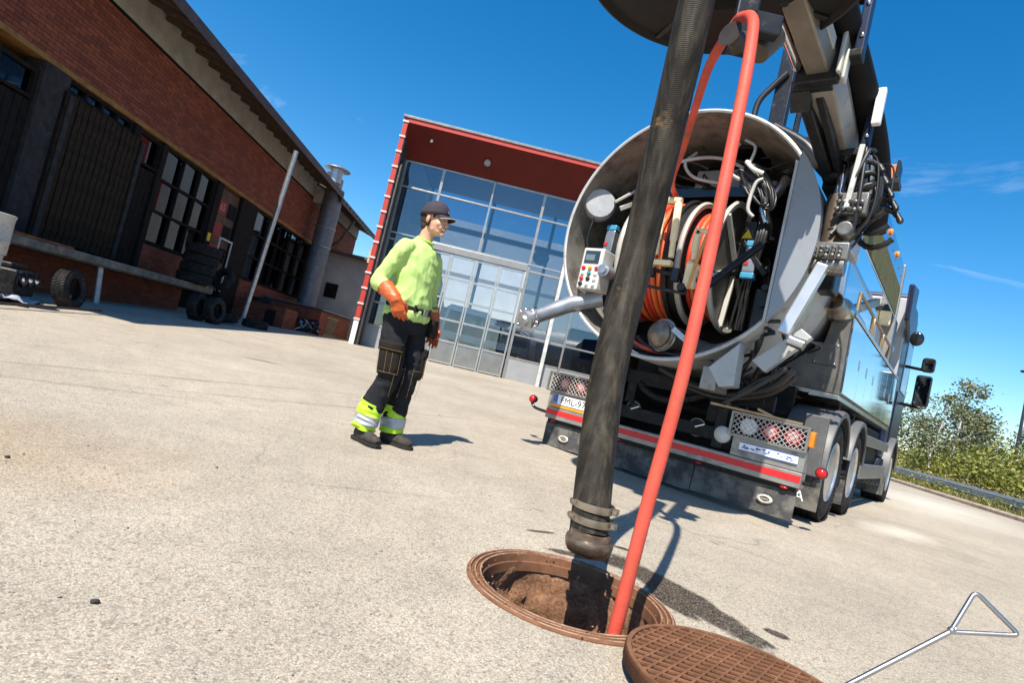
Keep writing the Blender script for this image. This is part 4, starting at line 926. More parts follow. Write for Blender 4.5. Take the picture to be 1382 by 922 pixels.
MB().tube([Vector(mb.v[(rows-1)*nn+j])+Vector((0, 0, -.002)) for j in range(nn)], .0014, 6).build('piping', WHT, cap, smooth=60)
MB().tube([H(-.004, -.0975, .082), H(.003, -.1005, .076), H(.010, -.1025, .066)], [.002, .0035, .0015], 6).build('cap_emblem', WHT, cap, smooth=60)
MB().sphere(H(0, .008, .144), (.007, .007, .004)).build('cap_button', CAPM, cap, smooth=60)
# sweatshirt
def wr(c):
    f = noise.fractal(Vector((c.x*7, c.y*7, c.z*4)), .8, 2, 4)
    g = .65*abs(noise.noise(Vector((c.x*8+c.z*10, c.y*8, c.z*6-c.x*9))))+.35*abs(noise.noise(Vector((c.x*19, c.y*19, c.z*11+c.x*10))))
    lo = 1+1.5*sstep(1.18, .98, c.z)
    return .006*f+.021*(.28-g)*lo
mb = MB(); mb.tube(smoothpath([(0, .01, .938), (0, .01, .968), (0, .01, 1.0), (0, .01, 1.022), (0, .008, 1.062), (0, .008, 1.16), (0, .012, 1.28), (0, .016, 1.39), (0, .02, 1.468), (0, .018, 1.518), (0, .004, 1.550)], 1), [(.172, .146), (.184, .157), (.176, .149), (.166, .140), (.180, .149), (.172, .140), (.180, .138), (.180, .128), (.146, .102), (.088, .080), (.064, .066)], 28, side=(1, 0, 0))
for s in (-1, 1):
    a, b, c = sho[s], elb[s], wri[s]
    mb.tube(smoothpath([a-Vector((s*.06, 0, -.015)), a+Vector((s*.015, 0, -.01)), a.lerp(b, .55)+Vector((s*.012, 0, 0)), b+(b-(a+c)/2).normalized()*.012, b.lerp(c, .28), c+(b-c)*.44], 4), [.060 if i < 3 else .066-.0009*i if i < 12 else .057-.0010*(i-12) for i in range(21)], 16)
    mb.sphere(a, .061); mb.sphere(b, .058)
shirt = remesh(mb, 'sweatshirt', SHIRT, wk, .0085, 7, wr)
MB().torus(H(0, .0, 0)*0+Vector((0, -.002, 1.547)), (0, -.30, 1), .064, .0075, 32, 8).build('collar', SHIRTD, shirt, smooth=60)
MB().tube([(.055, -.148, 1.335), (.075, -.144, 1.338), (.095, -.137, 1.334)], .003, 6).build('chest_print', mat('print_green', (.10, .30, .05), .8), shirt)
def oval(z, rx, ry, cy=.01, n=40): return [(rx*math.cos(2*math.pi*i/n), cy+ry*math.sin(2*math.pi*i/n), z+.012*math.sin(2*math.pi*i/n)) for i in range(n)]
bt_ = MB().tube(oval(1.022, .176, .150), [(.021, .006)]*40, 8, side=(0, 0, 1), closed=True).build('belt', TRSP, wk, smooth=50)
MB().obox((.02, -.146, 1.010), (.024, 0, 0), (0, .006, 0), (0, 0, .019)).build('buckle', GALV, bt_, bevel=.003)
for x in (-.09, .085): MB().obox((x, -.134, 1.02), (.008, .003, 0), (0, .008, 0), (0, 0, .026)).build('belt_loop', TRS, bt_)
MB().box(.16, .225, -.135, -.07, .845, .985).build('tool_pouch', TRSP, wk, bevel=.01)
# trousers
def wt(c):
    k = sstep(.5, .2, c.z)+sstep(.72, .55, c.z)*.5
    g = abs(noise.noise(Vector((c.x*10, c.y*10, c.z*17+c.x*6))))
    return .004*noise.fractal(c*12, .8, 2, 3)+(.006+.010*k)*(.33-g)
mb = MB(); mb.tube([(0, .01, 1.035), (0, .01, .97), (0, .012, .90), (0, .015, .84)], [(.150, .122), (.162, .134), (.166, .138), (.14, .12)], 26, side=(1, 0, 0))
for s in (-1, 1):
    h, k, a = hip[s], kne[s], ank[s]
    mb.tube(smoothpath([h+Vector((0, .005, 0)), h.lerp(k, .45)+Vector((s*.012, -.006, 0)), k+Vector((0, -.012, 0)), k.lerp(a, .5)+Vector((0, .022, 0)), a+Vector((0, .006, .055))], 5), [(.090-.0009*i, .104-.0014*i) if i < 10 else (.078-.0002*i, .086-.0003*i) for i in range(21)], 18, side=(1, 0, 0))
    mb.sphere(h, (.098, .115, .10))
tr = remesh(mb, 'trousers', TRS, wk, .009, 6, wt)
for s in (-1, 1):
    k, a = kne[s], ank[s]; A_ = k.lerp(a, .5)+Vector((0, .022, 0)); Z_ = a+Vector((0, .004, .022))
    def lp_(t): return A_.lerp(Z_, t) if t > 0 else A_.lerp(k+Vector((0, -.012, 0)), -t)
    for nm, t0, t1, mt_, gr in (('lime_band', -.02, .50, LIME, .007), ('reflective_band', .47, .88, SILV, .013), ('lime_hem', .85, 1.08, LIME, .008)):
        m2 = MB(); ts = np.linspace(t0, t1, 11); m2.tube([lp_(t) for t in ts], [(.0755+gr+(.006 if nm == 'lime_hem' else 0), .082+gr) for t in ts], 22, side=(1, 0, 0), caps=False)
        m2.v = [tuple(Vector(v)+Vector((v[0]-lp_(.5).x, v[1]-lp_(.5).y, 0)).normalized()*(.034*(.28-abs(noise.noise(Vector((v[0]*9+s, v[1]*9, v[2]*26+v[0]*9)))))-.002)) for v in m2.v]
        o = m2.build(nm, mt_, tr, smooth=80); sm = o.modifiers.new('sub', 'SUBSURF'); sm.levels = 1; sm.render_levels = 1; sm = o.modifiers.new('s', 'SOLIDIFY'); sm.thickness = .006
for s in (-1, 1):
    m2 = MB(); k, a = kne[s], ank[s]; A_ = k.lerp(a, .5)+Vector((0, .022, 0)); nu, nz = 12, 8
    for j in range(nz+1):
        z = .46-.235*j/nz; l = k.lerp(a, (.50-z)/.41)+Vector((0, .020*math.sin(math.pi*min(1, (.5-z)/.41)), 0))
        for i in range(nu+1):
            u = i/nu*2-1; ph = rad(-90)+u*rad(86-22*j/nz); q = .100-.012*abs(u)+.008*noise.noise(Vector((i*.5, j*.7, s*3)))+.004*math.sin(j*2.2); m2.v.append((l.x+q*.93*math.cos(ph), l.y+q*math.sin(ph), z+.016*u*u*(j/nz)))
    for j in range(nz):
        for i in range(nu): a_ = j*(nu+1)+i; m2.f.append((a_, a_+1, a_+nu+2, a_+nu+1))
    o = m2.build('shin_panel', TRS, tr, smooth=80); sm = o.modifiers.new('s', 'SOLIDIFY'); sm.thickness = .012; sm.offset = -1
# cargo pockets and stitching
STI = mat('ochre_stitching', (.20, .145, .05), .8)
for s in (-1, 1):
    R_ = Euler((rad(-3), 0, rad(s*-32 if s < 0 else -24))).to_matrix(); c = Vector((s*.180, -.050, .635))
    a = s*rad(58); ux = Vector((math.cos(a)*1, 0, 0))
    xx = Vector((.55*1, s*.83, 0)) if s > 0 else Vector((.55, -.83, 0)); nrm = Vector((s*.83, -.55, 0)); zz = Vector((-.03*s, 0, 1))
    def Q(u, z, o_):   # a patch that follows the thigh: u in -1..1 round the leg, z height, o_ stand-off
        l = hip[s].lerp(kne[s], (.92-z)/.42)+Vector((s*.006, -.004, 0)); ph = math.atan2(nrm.y, nrm.x)+u*rad(47)*(-s); r_ = .096+.010*(z-.52)/.2+o_
        return Vector((l.x+r_*math.cos(ph), l.y+r_*1.05*math.sin(ph), z))
    def patch(nm, z0, z1, o0, o1, mt_, par):
        m2 = MB(); nu, nz = 12, 6
        for o_ in (o0, o1):
            for i in range(nu+1):
                for j in range(nz+1):
                    e = 1-max(abs(i/nu*2-1), abs(j/nz*2-1))**8*.6; m2.v.append(tuple(Q(i/nu*2-1, z0+(z1-z0)*j/nz, o0+(o_-o0)*e+.004*noise.noise(Vector((i*.4, j*.6, z0*30))))))
        k_ = (nu+1)*(nz+1)
        for i in range(nu):
            for j in range(nz):
                a_ = i*(nz+1)+j; m2.f += [(k_+a_, k_+a_+1, k_+a_+nz+2, k_+a_+nz+1)]
        rim = [i*(nz+1) for i in range(nu+1)]+[nu*(nz+1)+j for j in range(1, nz+1)]+[i*(nz+1)+nz for i in range(nu-1, -1, -1)]+[j for j in range(nz-1, 0, -1)]
        for q in range(len(rim)): a_, b_ = rim[q], rim[(q+1) % len(rim)]; m2.f.append((a_, b_, k_+b_, k_+a_))
        return m2.build(nm, mt_, par, smooth=60)
    pk = patch('cargo_pocket', .515, .735, -.015, .020, TRSP, tr); patch('pocket_flap', .685, .755, .0, .030, TRSP, pk)
    mb = MB()
    for u in (-.82, -.18, .22, .82): mb.tube([Q(u, z, .0215) for z in np.linspace(.535, .685, 6)], .0013, 4)
    mb.tube([Q(u, .535, .0215) for u in np.linspace(-.82, .82, 8)], .0013, 4); mb.tube([Q(u, .697, .0315) for u in np.linspace(-.85, .85, 8)], .0013, 4)
    mb.build('stitching', STI, pk)
    kk = kne[s]; mb = MB(); mb.tube([kk+Vector((-.05, -.098, .10)), kk+Vector((-.055, -.103, 0)), kk+Vector((-.048, -.090, -.13))], .0013, 4); mb.tube([kk+Vector((.05, -.098, .10)), kk+Vector((.052, -.103, 0)), kk+Vector((.046, -.090, -.13))], .0013, 4); mb.tube([kk+Vector((-.06, -.100, .08)), kk+Vector((.06, -.100, .08))], .0013, 4); mb.build('knee_stitching', STI, tr)
# boots
for s in (-1, 1):
    R_ = Matrix.Rotation(rad(-s*-8 if s > 0 else -10), 3, 'Z'); o0 = Vector((ank[s].x, ank[s].y, 0))
    def B(x, y, z): return o0+R_ @ Vector((x, y, z))
    mb = MB(); mb.tube([B(0, .085, .055), B(0, .05, .06), B(0, .0, .062), B(0, -.06, .056), B(0, -.12, .048), B(0, -.165, .042), B(0, -.19, .036)], [(.020, .022), (.040, .046), (.042, .054), (.044, .046), (.050, .038), (.047, .032), (.026, .020)], 18, side=R_ @ Vector((1, 0, 0)))
    mb.tube([B(0, .028, .05), B(0, .02, .10), B(0, .015, .145)], [(.044, .056), (.045, .052), (.048, .054)], 18, side=R_ @ Vector((1, 0, 0)))
    bo = remesh(mb, 'boot', BOOT, wk, .0055, 5, lambda c: .0022*noise.noise(c*40))
    out_ = [(0, .095), (.030, .085), (.040, .04), (.036, -.02), (.046, -.09), (.049, -.13), (.040, -.175), (.018, -.20), (-.018, -.20), (-.040, -.175), (-.049, -.13), (-.046, -.09), (-.036, -.02), (-.040, .04), (-.030, .085)]
    MB().prism([(x*1.06, y*1.03) for x, y in out_], lambda x, y: B(x, y, .001), lambda x, y: B(x, y, .028 if y < -.0 else .032)).build('sole', SOLE, bo, bevel=.005)
    mb = MB()
    for i in range(4): mb.tube([B(-.026, -.045-.018*i, .092-.008*i), B(0, -.05-.018*i, .100-.009*i), B(.026, -.045-.018*i, .092-.008*i)], .0028, 6)
    mb.build('laces', mat('grey_laces', (.16, .15, .14), .8) if s < 0 else bpy.data.materials['grey_laces'], bo)
# gloves
def glove(wpt, f, nrm, s_dir, curls, elbow, thumb):
    f = Vector(f).normalized(); nrm = Vector(nrm); nrm = (nrm-f*nrm.dot(f)).normalized(); s = f.cross(nrm)
    if s.dot(Vector(s_dir)) < 0: s = -s
    mb = MB(); w = Vector(wpt); d0 = (Vector(elbow)-w).normalized()
    mb.tube(smoothpath([w+d0*.135, w+d0*.09, w+d0*.03, w+f*.02, w+f*.06, w+f*.095], 3), [(.062-.0018*i, .062-.0022*i) if i < 8 else (.046, .044-.0045*(i-8)*.6) if i < 10 else (.046, .026-.0012*(i-10)) for i in range(16)], 16, side=s)
    for k, (off_, ln, cu) in enumerate(zip((.038, .0128, -.0128, -.038), (.086, .096, .088, .068), curls)):
        p = w+f*(.088-.004*abs(k-1))+s*off_; ang = 0; pts = [p-f*.02, p]
        for q, c in zip((.45, .32, .26), (.55, 1.0, .7)):
            ang += cu*c; p = p+(f*math.cos(ang)+nrm*math.sin(ang))*ln*q; pts.append(p)
        mb.tube(pts, [.0122, .0118, .0112, .0106, .0086], 10); mb.sphere(pts[-1], .0086, 10, 8)
    b = w+f*.025+s*.036+nrm*.008; t = [b-s*.012, b+f*.022+s*.014+nrm*.012, b+f*.052+s*.018+nrm*.026*thumb, b+f*.078+s*.008+nrm*.046*thumb]
    mb.tube(t, [.018, .0165, .0148, .011], 10); mb.sphere(t[-1], .011, 10, 8)
    o = remesh(mb, 'glove', GLOVE, wk, .0036, 2, lambda c: .0018*noise.noise(c*38)+.0015*noise.noise(Vector((c.x*20, c.y*20, c.z*70))))
    MB().torus(w+d0*.136, d0, .0625, .0035, 28, 6).build('cuff_roll', GLOVE, o, smooth=60)
    return w, f, nrm, s
w, f, nr, s = glove(wri[-1], (.34, -.30, -.89), (.80, .42, .02), (0, -1, -.2), (.38, .50, .60, .66), elb[-1], 1.0)
glove(wri[1], (-.02, -.20, -.98), (-.85, -.30, .05), (0, -1, 0), (.25, .34, .42, .50), elb[1], .8)
cf = tag(MB().lathe([(.0, -.03), (.024, -.03), (.026, -.026), (.026, -.012), (.034, -.010), (.036, -.004), (.036, .006), (.034, .012), (.027, .014), (.027, .028), (.022, .030), (.020, .02), (0, .018)], n=24).build('hose_coupling', GALV, None, smooth=35), 'small grey metal hose coupling held in the worker\'s gloved right hand', 'coupling')
pw = Matrix.Translation(WO) @ Matrix.Rotation(WR, 4, 'Z'); c_ = w+f*.098+nr*.046+s*.014
cf.matrix_world = pw @ (Matrix.Translation(c_) @ s.to_track_quat('Z', 'Y').to_matrix().to_4x4())
# ================================================================== vacuum truck (local axes: x right, y forward, z up; origin at the rear)
YT = .684578
TRK = tag(empty('vacuum_truck', (1.59, 5.57, 0), -YT), 'big grey vacuum truck seen from behind, round tank end open on a red hose reel', 'truck')
GREYT = mat('tank_grey_paint', (.40, .405, .40), .42, .15, .12, 2, .02, 60, ((.16, .13, .10), 5, .63, .5))
GREYL = mat('light_grey_paint', (.45, .455, .45), .4, .05, .08, 3, .0, 60, ((.17, .145, .11), 5, .58, .65))
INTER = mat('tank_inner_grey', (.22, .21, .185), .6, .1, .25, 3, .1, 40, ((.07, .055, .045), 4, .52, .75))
CHAS = mat('chassis_black', (.011, .011, .012), .6, .1, .4, 8, .1, 50, ((.09, .075, .06), 10, .60, .5))
BLKM = mat('black_steel', (.02, .021, .024), .38, .4, .35, 12, .05, 60, ((.12, .10, .08), 14, .62, .5))
HOSEB = mat('hydraulic_hose', (.014, .014, .015), .45, 0, .2, 20)
RUBB = mat('flap_rubber', (.060, .060, .060), .75, 0, .3, 4, .1, 80, ((.20, .185, .16), 5, .50, .7))
BUMP = mat('bumper_metal', (.30, .29, .27), .45, .5, .15, 5, .05, 60, ((.14, .12, .095), 7, .56, .6))
REDR = mat('red_reflector_tape', (.62, .018, .02), .4, 0, .1, 20)
ORNR = mat('amber_reflector', (.80, .30, .02), .3, 0, .1, 20)
CHRO = mat('polished_steel', (.72, .73, .74), .07, 1, .03, 3)
STEELD = mat('checker_plate', (.17, .165, .155), .42, .75, .25, 5, .35, 160, ((.10, .085, .07), 6, .55, .6))
ALUM = mat('brushed_aluminium', (.60, .60, .60), .25, 1, .08, 8)
BRASS = mat('dull_bronze_rail', (.35, .24, .14), .4, .7, .2, 8)
REDL = mat('red_lens', (.42, .010, .012), .15); REDLB = mat('red_lens_pale', (.80, .40, .38), .15); WHL = mat('clear_lens', (.78, .78, .76), .1); ORL = mat('orange_lens', (.85, .24, .02), .15)
PLW = mat('plate_white', (.80, .80, .78), .4, 0, .04, 12); PLB = mat('plate_blue', (.02, .09, .42), .4); PLK = mat('plate_black', (.012, .012, .013), .5)
CREAM = mat('cream_roller', (.85, .68, .40), .45, 0, .12, 8, .05, 60, ((.42, .28, .15), 10, .68, .5))
REDH = mat('red_hose_rubber', (.55, .05, .022), .45, 0, .14, 5, .05, 60, ((.30, .06, .03), 6, .62, .6))
ORH = mat('orange_hose_rubber', (.66, .125, .035), .45, 0, .15, 5)
WHG = mat('reel_grey_white', (.45, .44, .40), .4, .1, .1, 6, .05, 60, ((.30, .24, .17), 9, .62, .6))
BLUEV = mat('blue_valve', (.05, .28, .48), .4, 0, .15, 10); YELT = mat('warning_yellow', (.85, .58, .02), .4)
CABB = mat('dark_blue_cab', (.010, .016, .05), .35, .1, .1, 3); SHINYB = mat('glossy_black', (.012, .012, .014), .12)
RIM = mat('alloy_rim', (.56, .56, .55), .33, .9, .12, 8, .0, 60, ((.22, .19, .15), 12, .58, .5))
RIGP = mat('side_board_steel', (.50, .56, .64), .12, 1, .04, 2)
GREENREFL = None
def green_reflection():  # roadside green mirrored in the polished board, painted as noisy colour
    mt, t, b = nodes('painted_green_reflection'); n = texn(t, 26, 10, .75); n2 = texn(t, 5, 5, .7)
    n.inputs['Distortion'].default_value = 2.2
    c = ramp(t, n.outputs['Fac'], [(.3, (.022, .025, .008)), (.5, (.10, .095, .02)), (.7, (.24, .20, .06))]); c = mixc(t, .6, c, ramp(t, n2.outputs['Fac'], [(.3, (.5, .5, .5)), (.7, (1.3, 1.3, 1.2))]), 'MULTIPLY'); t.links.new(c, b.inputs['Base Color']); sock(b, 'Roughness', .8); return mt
GREENREFL = green_reflection()
def P(mb, name, mt_, par=TRK, **k): return mb.build(name, mt_, par, **k)
# ---- chassis
P(MB().box(-.48, -.38, .08, 7.6, .72, 1.02).box(.38, .48, .08, 7.6, .72, 1.02), 'chassis_rail', CHAS, bevel=.006)
P(MB().box(-.9, .9, .9, 1.0, .28, 1.25).box(-1.15, 1.15, 1.9, 2.0, .35, 1.2).box(-1.1, 1.1, 3.4, 3.5, .3, 1.25), 'cross_member', CHAS)
P(MB().box(-1.20, .95, .06, .12, .92, 1.06).box(-.62, -.5, .0, .25, .5, 1.2).box(.5, .6, .0, .25, .5, 1.2).box(-.5, .5, .05, .14, .56, .68), 'rear_frame', CHAS, bevel=.006)
P(MB().tube([(-1.1, .5, .8), (1.1, .5, .8)], .07, 12).tube([(-.9, .28, 1.0), (.4, .28, .98)], .045, 10).tube(smoothpath([(-.35, .2, 1.05), (-.3, .05, .9), (0, .02, .82), (.35, .05, .95)], 6), .035, 8), 'air_pipe', CHAS, smooth=50)
# valve caps low in the middle
for x, z in ((-.37, .655), (.31, .635)):
    c = P(MB().lathe([(0, .09), (.03, .088), (.06, .075), (.062, .06), (.078, .058), (.088, .05), (.09, .03), (.088, .0), (.06, -.02), (.06, -.2)], (x, .16, z), (0, -1, 0), 28), 'valve_cap', BLKM, smooth=35)
    P(MB().torus((x, .105, z), (0, 1, 0), .083, .008, 28, 6), 'cap_ring', mat('cap_ring_grey', (.16, .16, .16), .4, .8) if x < 0 else bpy.data.materials['cap_ring_grey'], c, smooth=60)
    P(MB().beam((x-.005, .06, z), (x+.09, .045, z+.045), .02, .016), 'cap_lever', ALUM, c, bevel=.004)
# ---- bumper
bp0 = P(MB().box(-1.33, 1.29, -.03, .12, .345, .475), 'bumper', BUMP, bevel=.008)
P(MB().box(-1.325, 1.285, -.034, -.0305, .392, .448), 'red_tape', REDR, bp0)
P(MB().box(-1.33, -.60, -.028, .10, .478, .645), 'lamp_board', BUMP, bp0, bevel=.006)
P(MB().box(.69, 1.29, -.028, .10, .478, .645), 'lamp_board', BUMP, bp0, bevel=.006)
P(MB().box(-1.29, -.64, -.033, -.0295, .482, .508), 'amber_strip', ORNR, bp0)
P(MB().box(-1.31, -.61, -.031, -.0285, .632, .646), 'red_edge', mat('rusty_red_paint', (.35, .08, .035), .6), bp0)
for x0, x1, z0, z1, lt_ in ((-1.26, -.74, .516, .622, 'FML-971'), (.76, 1.24, .535, .608, None)):
    pl = P(MB().box(x0, x1, -.040, -.0295, z0, z1), 'number_plate', PLW, bp0, bevel=.003)
    if lt_:
        P(MB().box(x0+.004, x0+.058, -.0425, -.0402, z0+.004, z1-.004), 'blue_band', PLB, pl)
        text(lt_, .098, PLK, 'plate_letters', pl, frame((x0+.285, -.0415, (z0+z1)/2-.002), (1, 0, 0), (0, -1, 0)) @ Matrix.Scale(1.08, 4, (1, 0, 0)))
        text('FIN', .02, PLW, 'plate_letters', pl, frame((x0+.031, -.0432, z0+.017), (1, 0, 0), (0, -1, 0)))
        mb = MB()
        for i in range(12): a = 2*math.pi*i/12; mb.sphere((x0+.031+.015*math.cos(a), -.043, z0+.066+.015*math.sin(a)), .0022, 6, 4)
        P(mb, 'star_ring', mat('star_yellow', (.8, .6, .05), .4), pl)
    else:
        P(MB().box(x0, x1, -.0425, -.0402, z0, z0+.006).box(x0, x1, -.0425, -.0402, z1-.005, z1), 'blue_border', PLB, pl)
        mb = MB(); rg = random.Random(4)
        for i in range(46):   # random blue marks in place of lettering that cannot be read
            x = x0+.02+rg.random()*(x1-x0-.06); z = z0+.018+rg.random()*(z1-z0-.042); mb.box(x, x+rg.uniform(.006, .022), -.0415, -.0402-.0004*rg.random(), z, z+rg.uniform(.004, .012))
        o = P(mb, 'scrambled_print', PLB, pl); o['kind'] = 'stuff'
# ---- tail lamps behind wire guards
for x0, x1, xs in ((-1.36, -.58, (-1.16, -.95, -.72)), (.66, 1.28, (.80, .985, 1.165))):
    hb = P(MB().box(x0, x1, .0, .10, .655, .845), 'tail_lamp', CHAS, bevel=.01)
    for i, x in enumerate(xs):
        red = (i > 0) if x > 0 else True
        P(MB().lathe([(.074, -.01), (.074, .018), (.068, .026), (.05, .03)], (x, .0, .752), (0, -1, 0), 28), 'lens', REDL if red else WHL, hb, smooth=40)
        P(MB().lathe([(.05, .028), (.03, .036), (0, .038)], (x, .0, .752), (0, -1, 0), 24), 'lens_centre', REDLB if red else WHL, hb, smooth=60)
    fr = MB(); y = -.045
    fr.box(x0-.01, x1+.01, y-.012, y+.012, .842, .862).box(x0-.01, x1+.01, y-.012, y+.012, .642, .662).box(x0-.012, x0+.008, y-.014, y+.014, .645, .86).box(x1-.008, x1+.012, y-.014, y+.014, .645, .86)
    for xx in (x0, x1):
        for zz in (.652, .852): fr.box(xx-.01, xx+.01, y, .05, zz-.008, zz+.008)
    gd = P(fr, 'lamp_guard', mat('guard_steel', (.27, .255, .235), .4, .7, .2, 20) if x0 < 0 else bpy.data.materials['guard_steel'], hb)
    mb = MB(); h = .19; st_ = .048
    x = x0-h
    while x < x1:
        for sgn in (1, -1):
            a = [x, .657]; b = [x+h, .847]
            if sgn < 0: a[1], b[1] = .847, .657
            xa, xb = max(a[0], x0), min(b[0], x1)
            if xb-xa > .01:
                za = a[1]+(b[1]-a[1])*(xa-a[0])/h; zb = a[1]+(b[1]-a[1])*(xb-a[0])/h; mb.tube([(xa, y-.004*sgn, za), (xb, y-.004*sgn, zb)], .0036, 5)
        x += st_
    o = P(mb, 'guard_mesh', mat('galvanised_mesh', (.62, .60, .56), .4, .5, .1, 20) if x0 < 0 else bpy.data.materials['galvanised_mesh'], hb); o['kind'] = 'stuff'
P(MB().box(1.285, 1.325, -.02, .06, .70, .83), 'side_marker', ORL, bevel=.008)
wl_ = P(MB().lathe([(0, .0), (.06, .01), (.074, .05), (.076, .10), (.068, .104)], (.60, .07, .63), (-.05, -1, .0), 24), 'work_lamp', GREYT, smooth=40)
P(MB().lathe([(.066, .0), (.05, .012), (0, .016)], (.595, -.034, .63), (-.05, -1, .0), 24), 'lens', mat('dusty_lens', (.46, .46, .43), .2), wl_, smooth=60)
for x in (-1.22, -.40, .43, 1.17): P(MB().sphere((x, -.012, .325), (.034, .016, .012), 14, 8), 'marker_lamp', REDL, smooth=60)
P(MB().box(-1.30, 1.26, .0, .05, .30, .343), 'flap_rail', CHAS)
# stalk lamps
for s, x, z in ((-1, -1.56, .50), (1, 1.42, .515)):
    st = P(MB().tube(smoothpath([(s*1.24, .05, .40), (s*1.38, .02, .40), (x-s*.05, .0, .415), (x, .0, .46)], 5), .017, 8), 'stalk_lamp', SHINYB, smooth=60)
    P(MB().lathe([(0, -.06), (.036, -.05), (.046, -.02), (.048, .0), (.044, .006)], (x, -.0, z), (0, -1, .0), 20), 'lamp_cup', SHINYB, st, smooth=50)
    P(MB().sphere((x, -.012, z), (.041, .030, .041), 16, 10), 'lens', REDL, st, smooth=60)
# rubber flaps with an oval badge
for x0, x1 in ((-1.32, -.46), (-.45, .39), (.40, 1.27)):
    mb = MB(); n = 24
    for i in range(n+1):
        x = x0+(x1-x0)*i/n; w_ = .012*math.sin(x*9)+.010*noise.noise(Vector((x*4, 0, 0))); zb = .055+.012*noise.noise(Vector((x*6, 3, 0)))
        if x0 > 0: zb += .01
        rows = [(.30, .02), (.2, .018+w_*.4), (zb, .012+w_)]
        for z, y in rows: mb.v += [(x, y, z), (x, y+.014, z)]
    for i in range(n):
        for j in range(2):
            for sd2 in (0, 1):
                a = i*6+j*2+sd2; b = a+6; mb.f.append((a, a+2, b+2, b))
        mb.f.append((i*6+4, i*6+5, i*6+11, i*6+10))
    fl = P(mb, 'mud_flap', RUBB, smooth=60)
    if x0 < -1 or x0 > .3:
        c = (-1.05, .004, .165) if x0 < 0 else (1.04, .004, .185)
        bd = P(MB().lathe([(.058, -.002), (.066, .004), (.060, .009), (.042, .009), (.036, .003)], (0, 0, 0), (0, -1, 0), 28, closed=True), 'oval_badge', mat('badge_cream', (.62, .58, .50), .4, .4) if x0 < 0 else bpy.data.materials['badge_cream'], fl, smooth=40, loc=c); bd.scale = (1, 1, .55)
        P(MB().torus((-.014, -.004, 0), (0, 1, 0), .012, .0035, 16, 6).torus((.014, -.004, 0), (0, 1, 0), .012, .0035, 16, 6), 'badge_sign', bpy.data.materials['badge_cream'], bd, smooth=60)
# ---- wheels
def wheel(x, y, out):
    t = P(MB().lathe([(.29, -.15), (.33, -.165), (.43, -.168), (.475, -.15), (.497, -.12), (.50, -.06), (.50, .06), (.497, .12), (.475, .15), (.43, .168), (.33, .165), (.29, .15)], (x-out*.16, y, .50), (out, 0, 0), 56, closed=True), 'wheel', RUBBER, smooth=35)
    mb = MB()
    for k in range(60):
        a = 2*math.pi*k/60; u = Vector((0, math.cos(a), math.sin(a))); v = Vector((0, -math.sin(a), math.cos(a)))
        for sx in (-.12, 0, .12): mb.obox(Vector((x-out*.16+sx, y, .5))+u*.499, (.045, 0, 0), v*.018, u*.008)
    o = P(mb, 'tread', RUBBER, t); o['kind'] = 'stuff'
    P(MB().lathe([(.29, .145), (.298, .158), (.290, .165), (.278, .15), (.268, .10), (.255, .07), (.235, .055), (.19, .05), (.15, .075), (.13, .082), (.13, .05), (.10, .05), (.095, .10), (.085, .115), (0, .115)], (x-out*.16, y, .5), (out, 0, 0), 48), 'rim', RIM, t, smooth=35)
    mb = MB()
    for k in range(10):
        a = 2*math.pi*k/10; c = Vector((x-out*.16, y+.165*math.cos(a), .5+.165*math.sin(a))); mb.cyl(c+Vector((out*.06, 0, 0)), c+Vector((out*.10, 0, 0)), .014, n=6)
    P(mb, 'wheel_nuts', ALUM, t)
    mb = MB()
    for k in range(10):
        a = 2*math.pi*(k+.5)/10; mb.cyl((x-out*.16+out*.052, y+.215*math.cos(a), .5+.215*math.sin(a)), (x-out*.16+out*.062, y+.215*math.cos(a), .5+.215*math.sin(a)), .022, n=10)
    P(mb, 'rim_holes', BLACK, t)
for y in (1.25, 2.6, 6.95):
    wheel(1.30, y, 1); wheel(-1.33, y, -1)
P(MB().tube([(-1.1, 1.25, .5), (1.1, 1.25, .5)], .09, 12).tube([(-1.1, 2.6, .5), (1.1, 2.6, .5)], .09, 12).sphere((0, 1.25, .5), (.22, .2, .22)), 'axle', CHAS, smooth=50)
FEN = mat('fender_grey_plastic', (.090, .092, .096), .48, 0, .12, 3, .05, 120, ((.22, .20, .17), 4, .60, .4))
def fender(y, a0, a1, par=TRK, r=.585, x0=.90, x1=1.335, mirror=1):
    mb = MB(); n = 26; pr = [(x0, r), (x1-.03, r+.012), (x1, r), (x1, r-.05), (x1-.015, r-.05), (x1-.02, r-.012), (x0, r-.014)]; k = len(pr)
    for i in range(n+1):
        a = rad(a0+(a1-a0)*i/n)
        for (x, q) in pr: mb.v.append((x*mirror, y+q*math.cos(a), .52+q*math.sin(a)))
    for i in range(n):
        for j in range(k): mb.f.append((i*k+j, i*k+(j+1) % k, (i+1)*k+(j+1) % k, (i+1)*k+j))
    mb.f += [tuple(range(k)), tuple(n*k+j for j in range(k))]
    return P(mb, 'fender', FEN, smooth=35)
for m_ in (1, -1):
    f1 = fender(1.25, 15, 188, mirror=m_); fender(2.6, 8, 168, mirror=m_); fender(6.95, 5, 195, mirror=m_, r=.61)
    P(MB().box(*(sorted((m_*.90, m_*1.33))), .655, .668, .13, .46), 'wheel_flap', RUBB, bevel=.003)
    P(MB().box(*(sorted((m_*.95, m_*1.33))), 2.0, 2.013, .15, .42), 'wheel_flap', RUBB)
    P(MB().box(*(sorted((m_*.85, m_*1.32))), 6.3, 6.32, .14, .45), 'wheel_flap', RUBB)
text('SCANIA', .135, WHT, 'flap_letters', TRK, frame((.975, .653, .235), (1, 0, 0), (0, -1, 0)))
text('SCANIA', .10, GREYP, 'flap_letters', TRK, frame((1.08, 6.298, .30), (1, 0, 0), (0, -1, 0)))
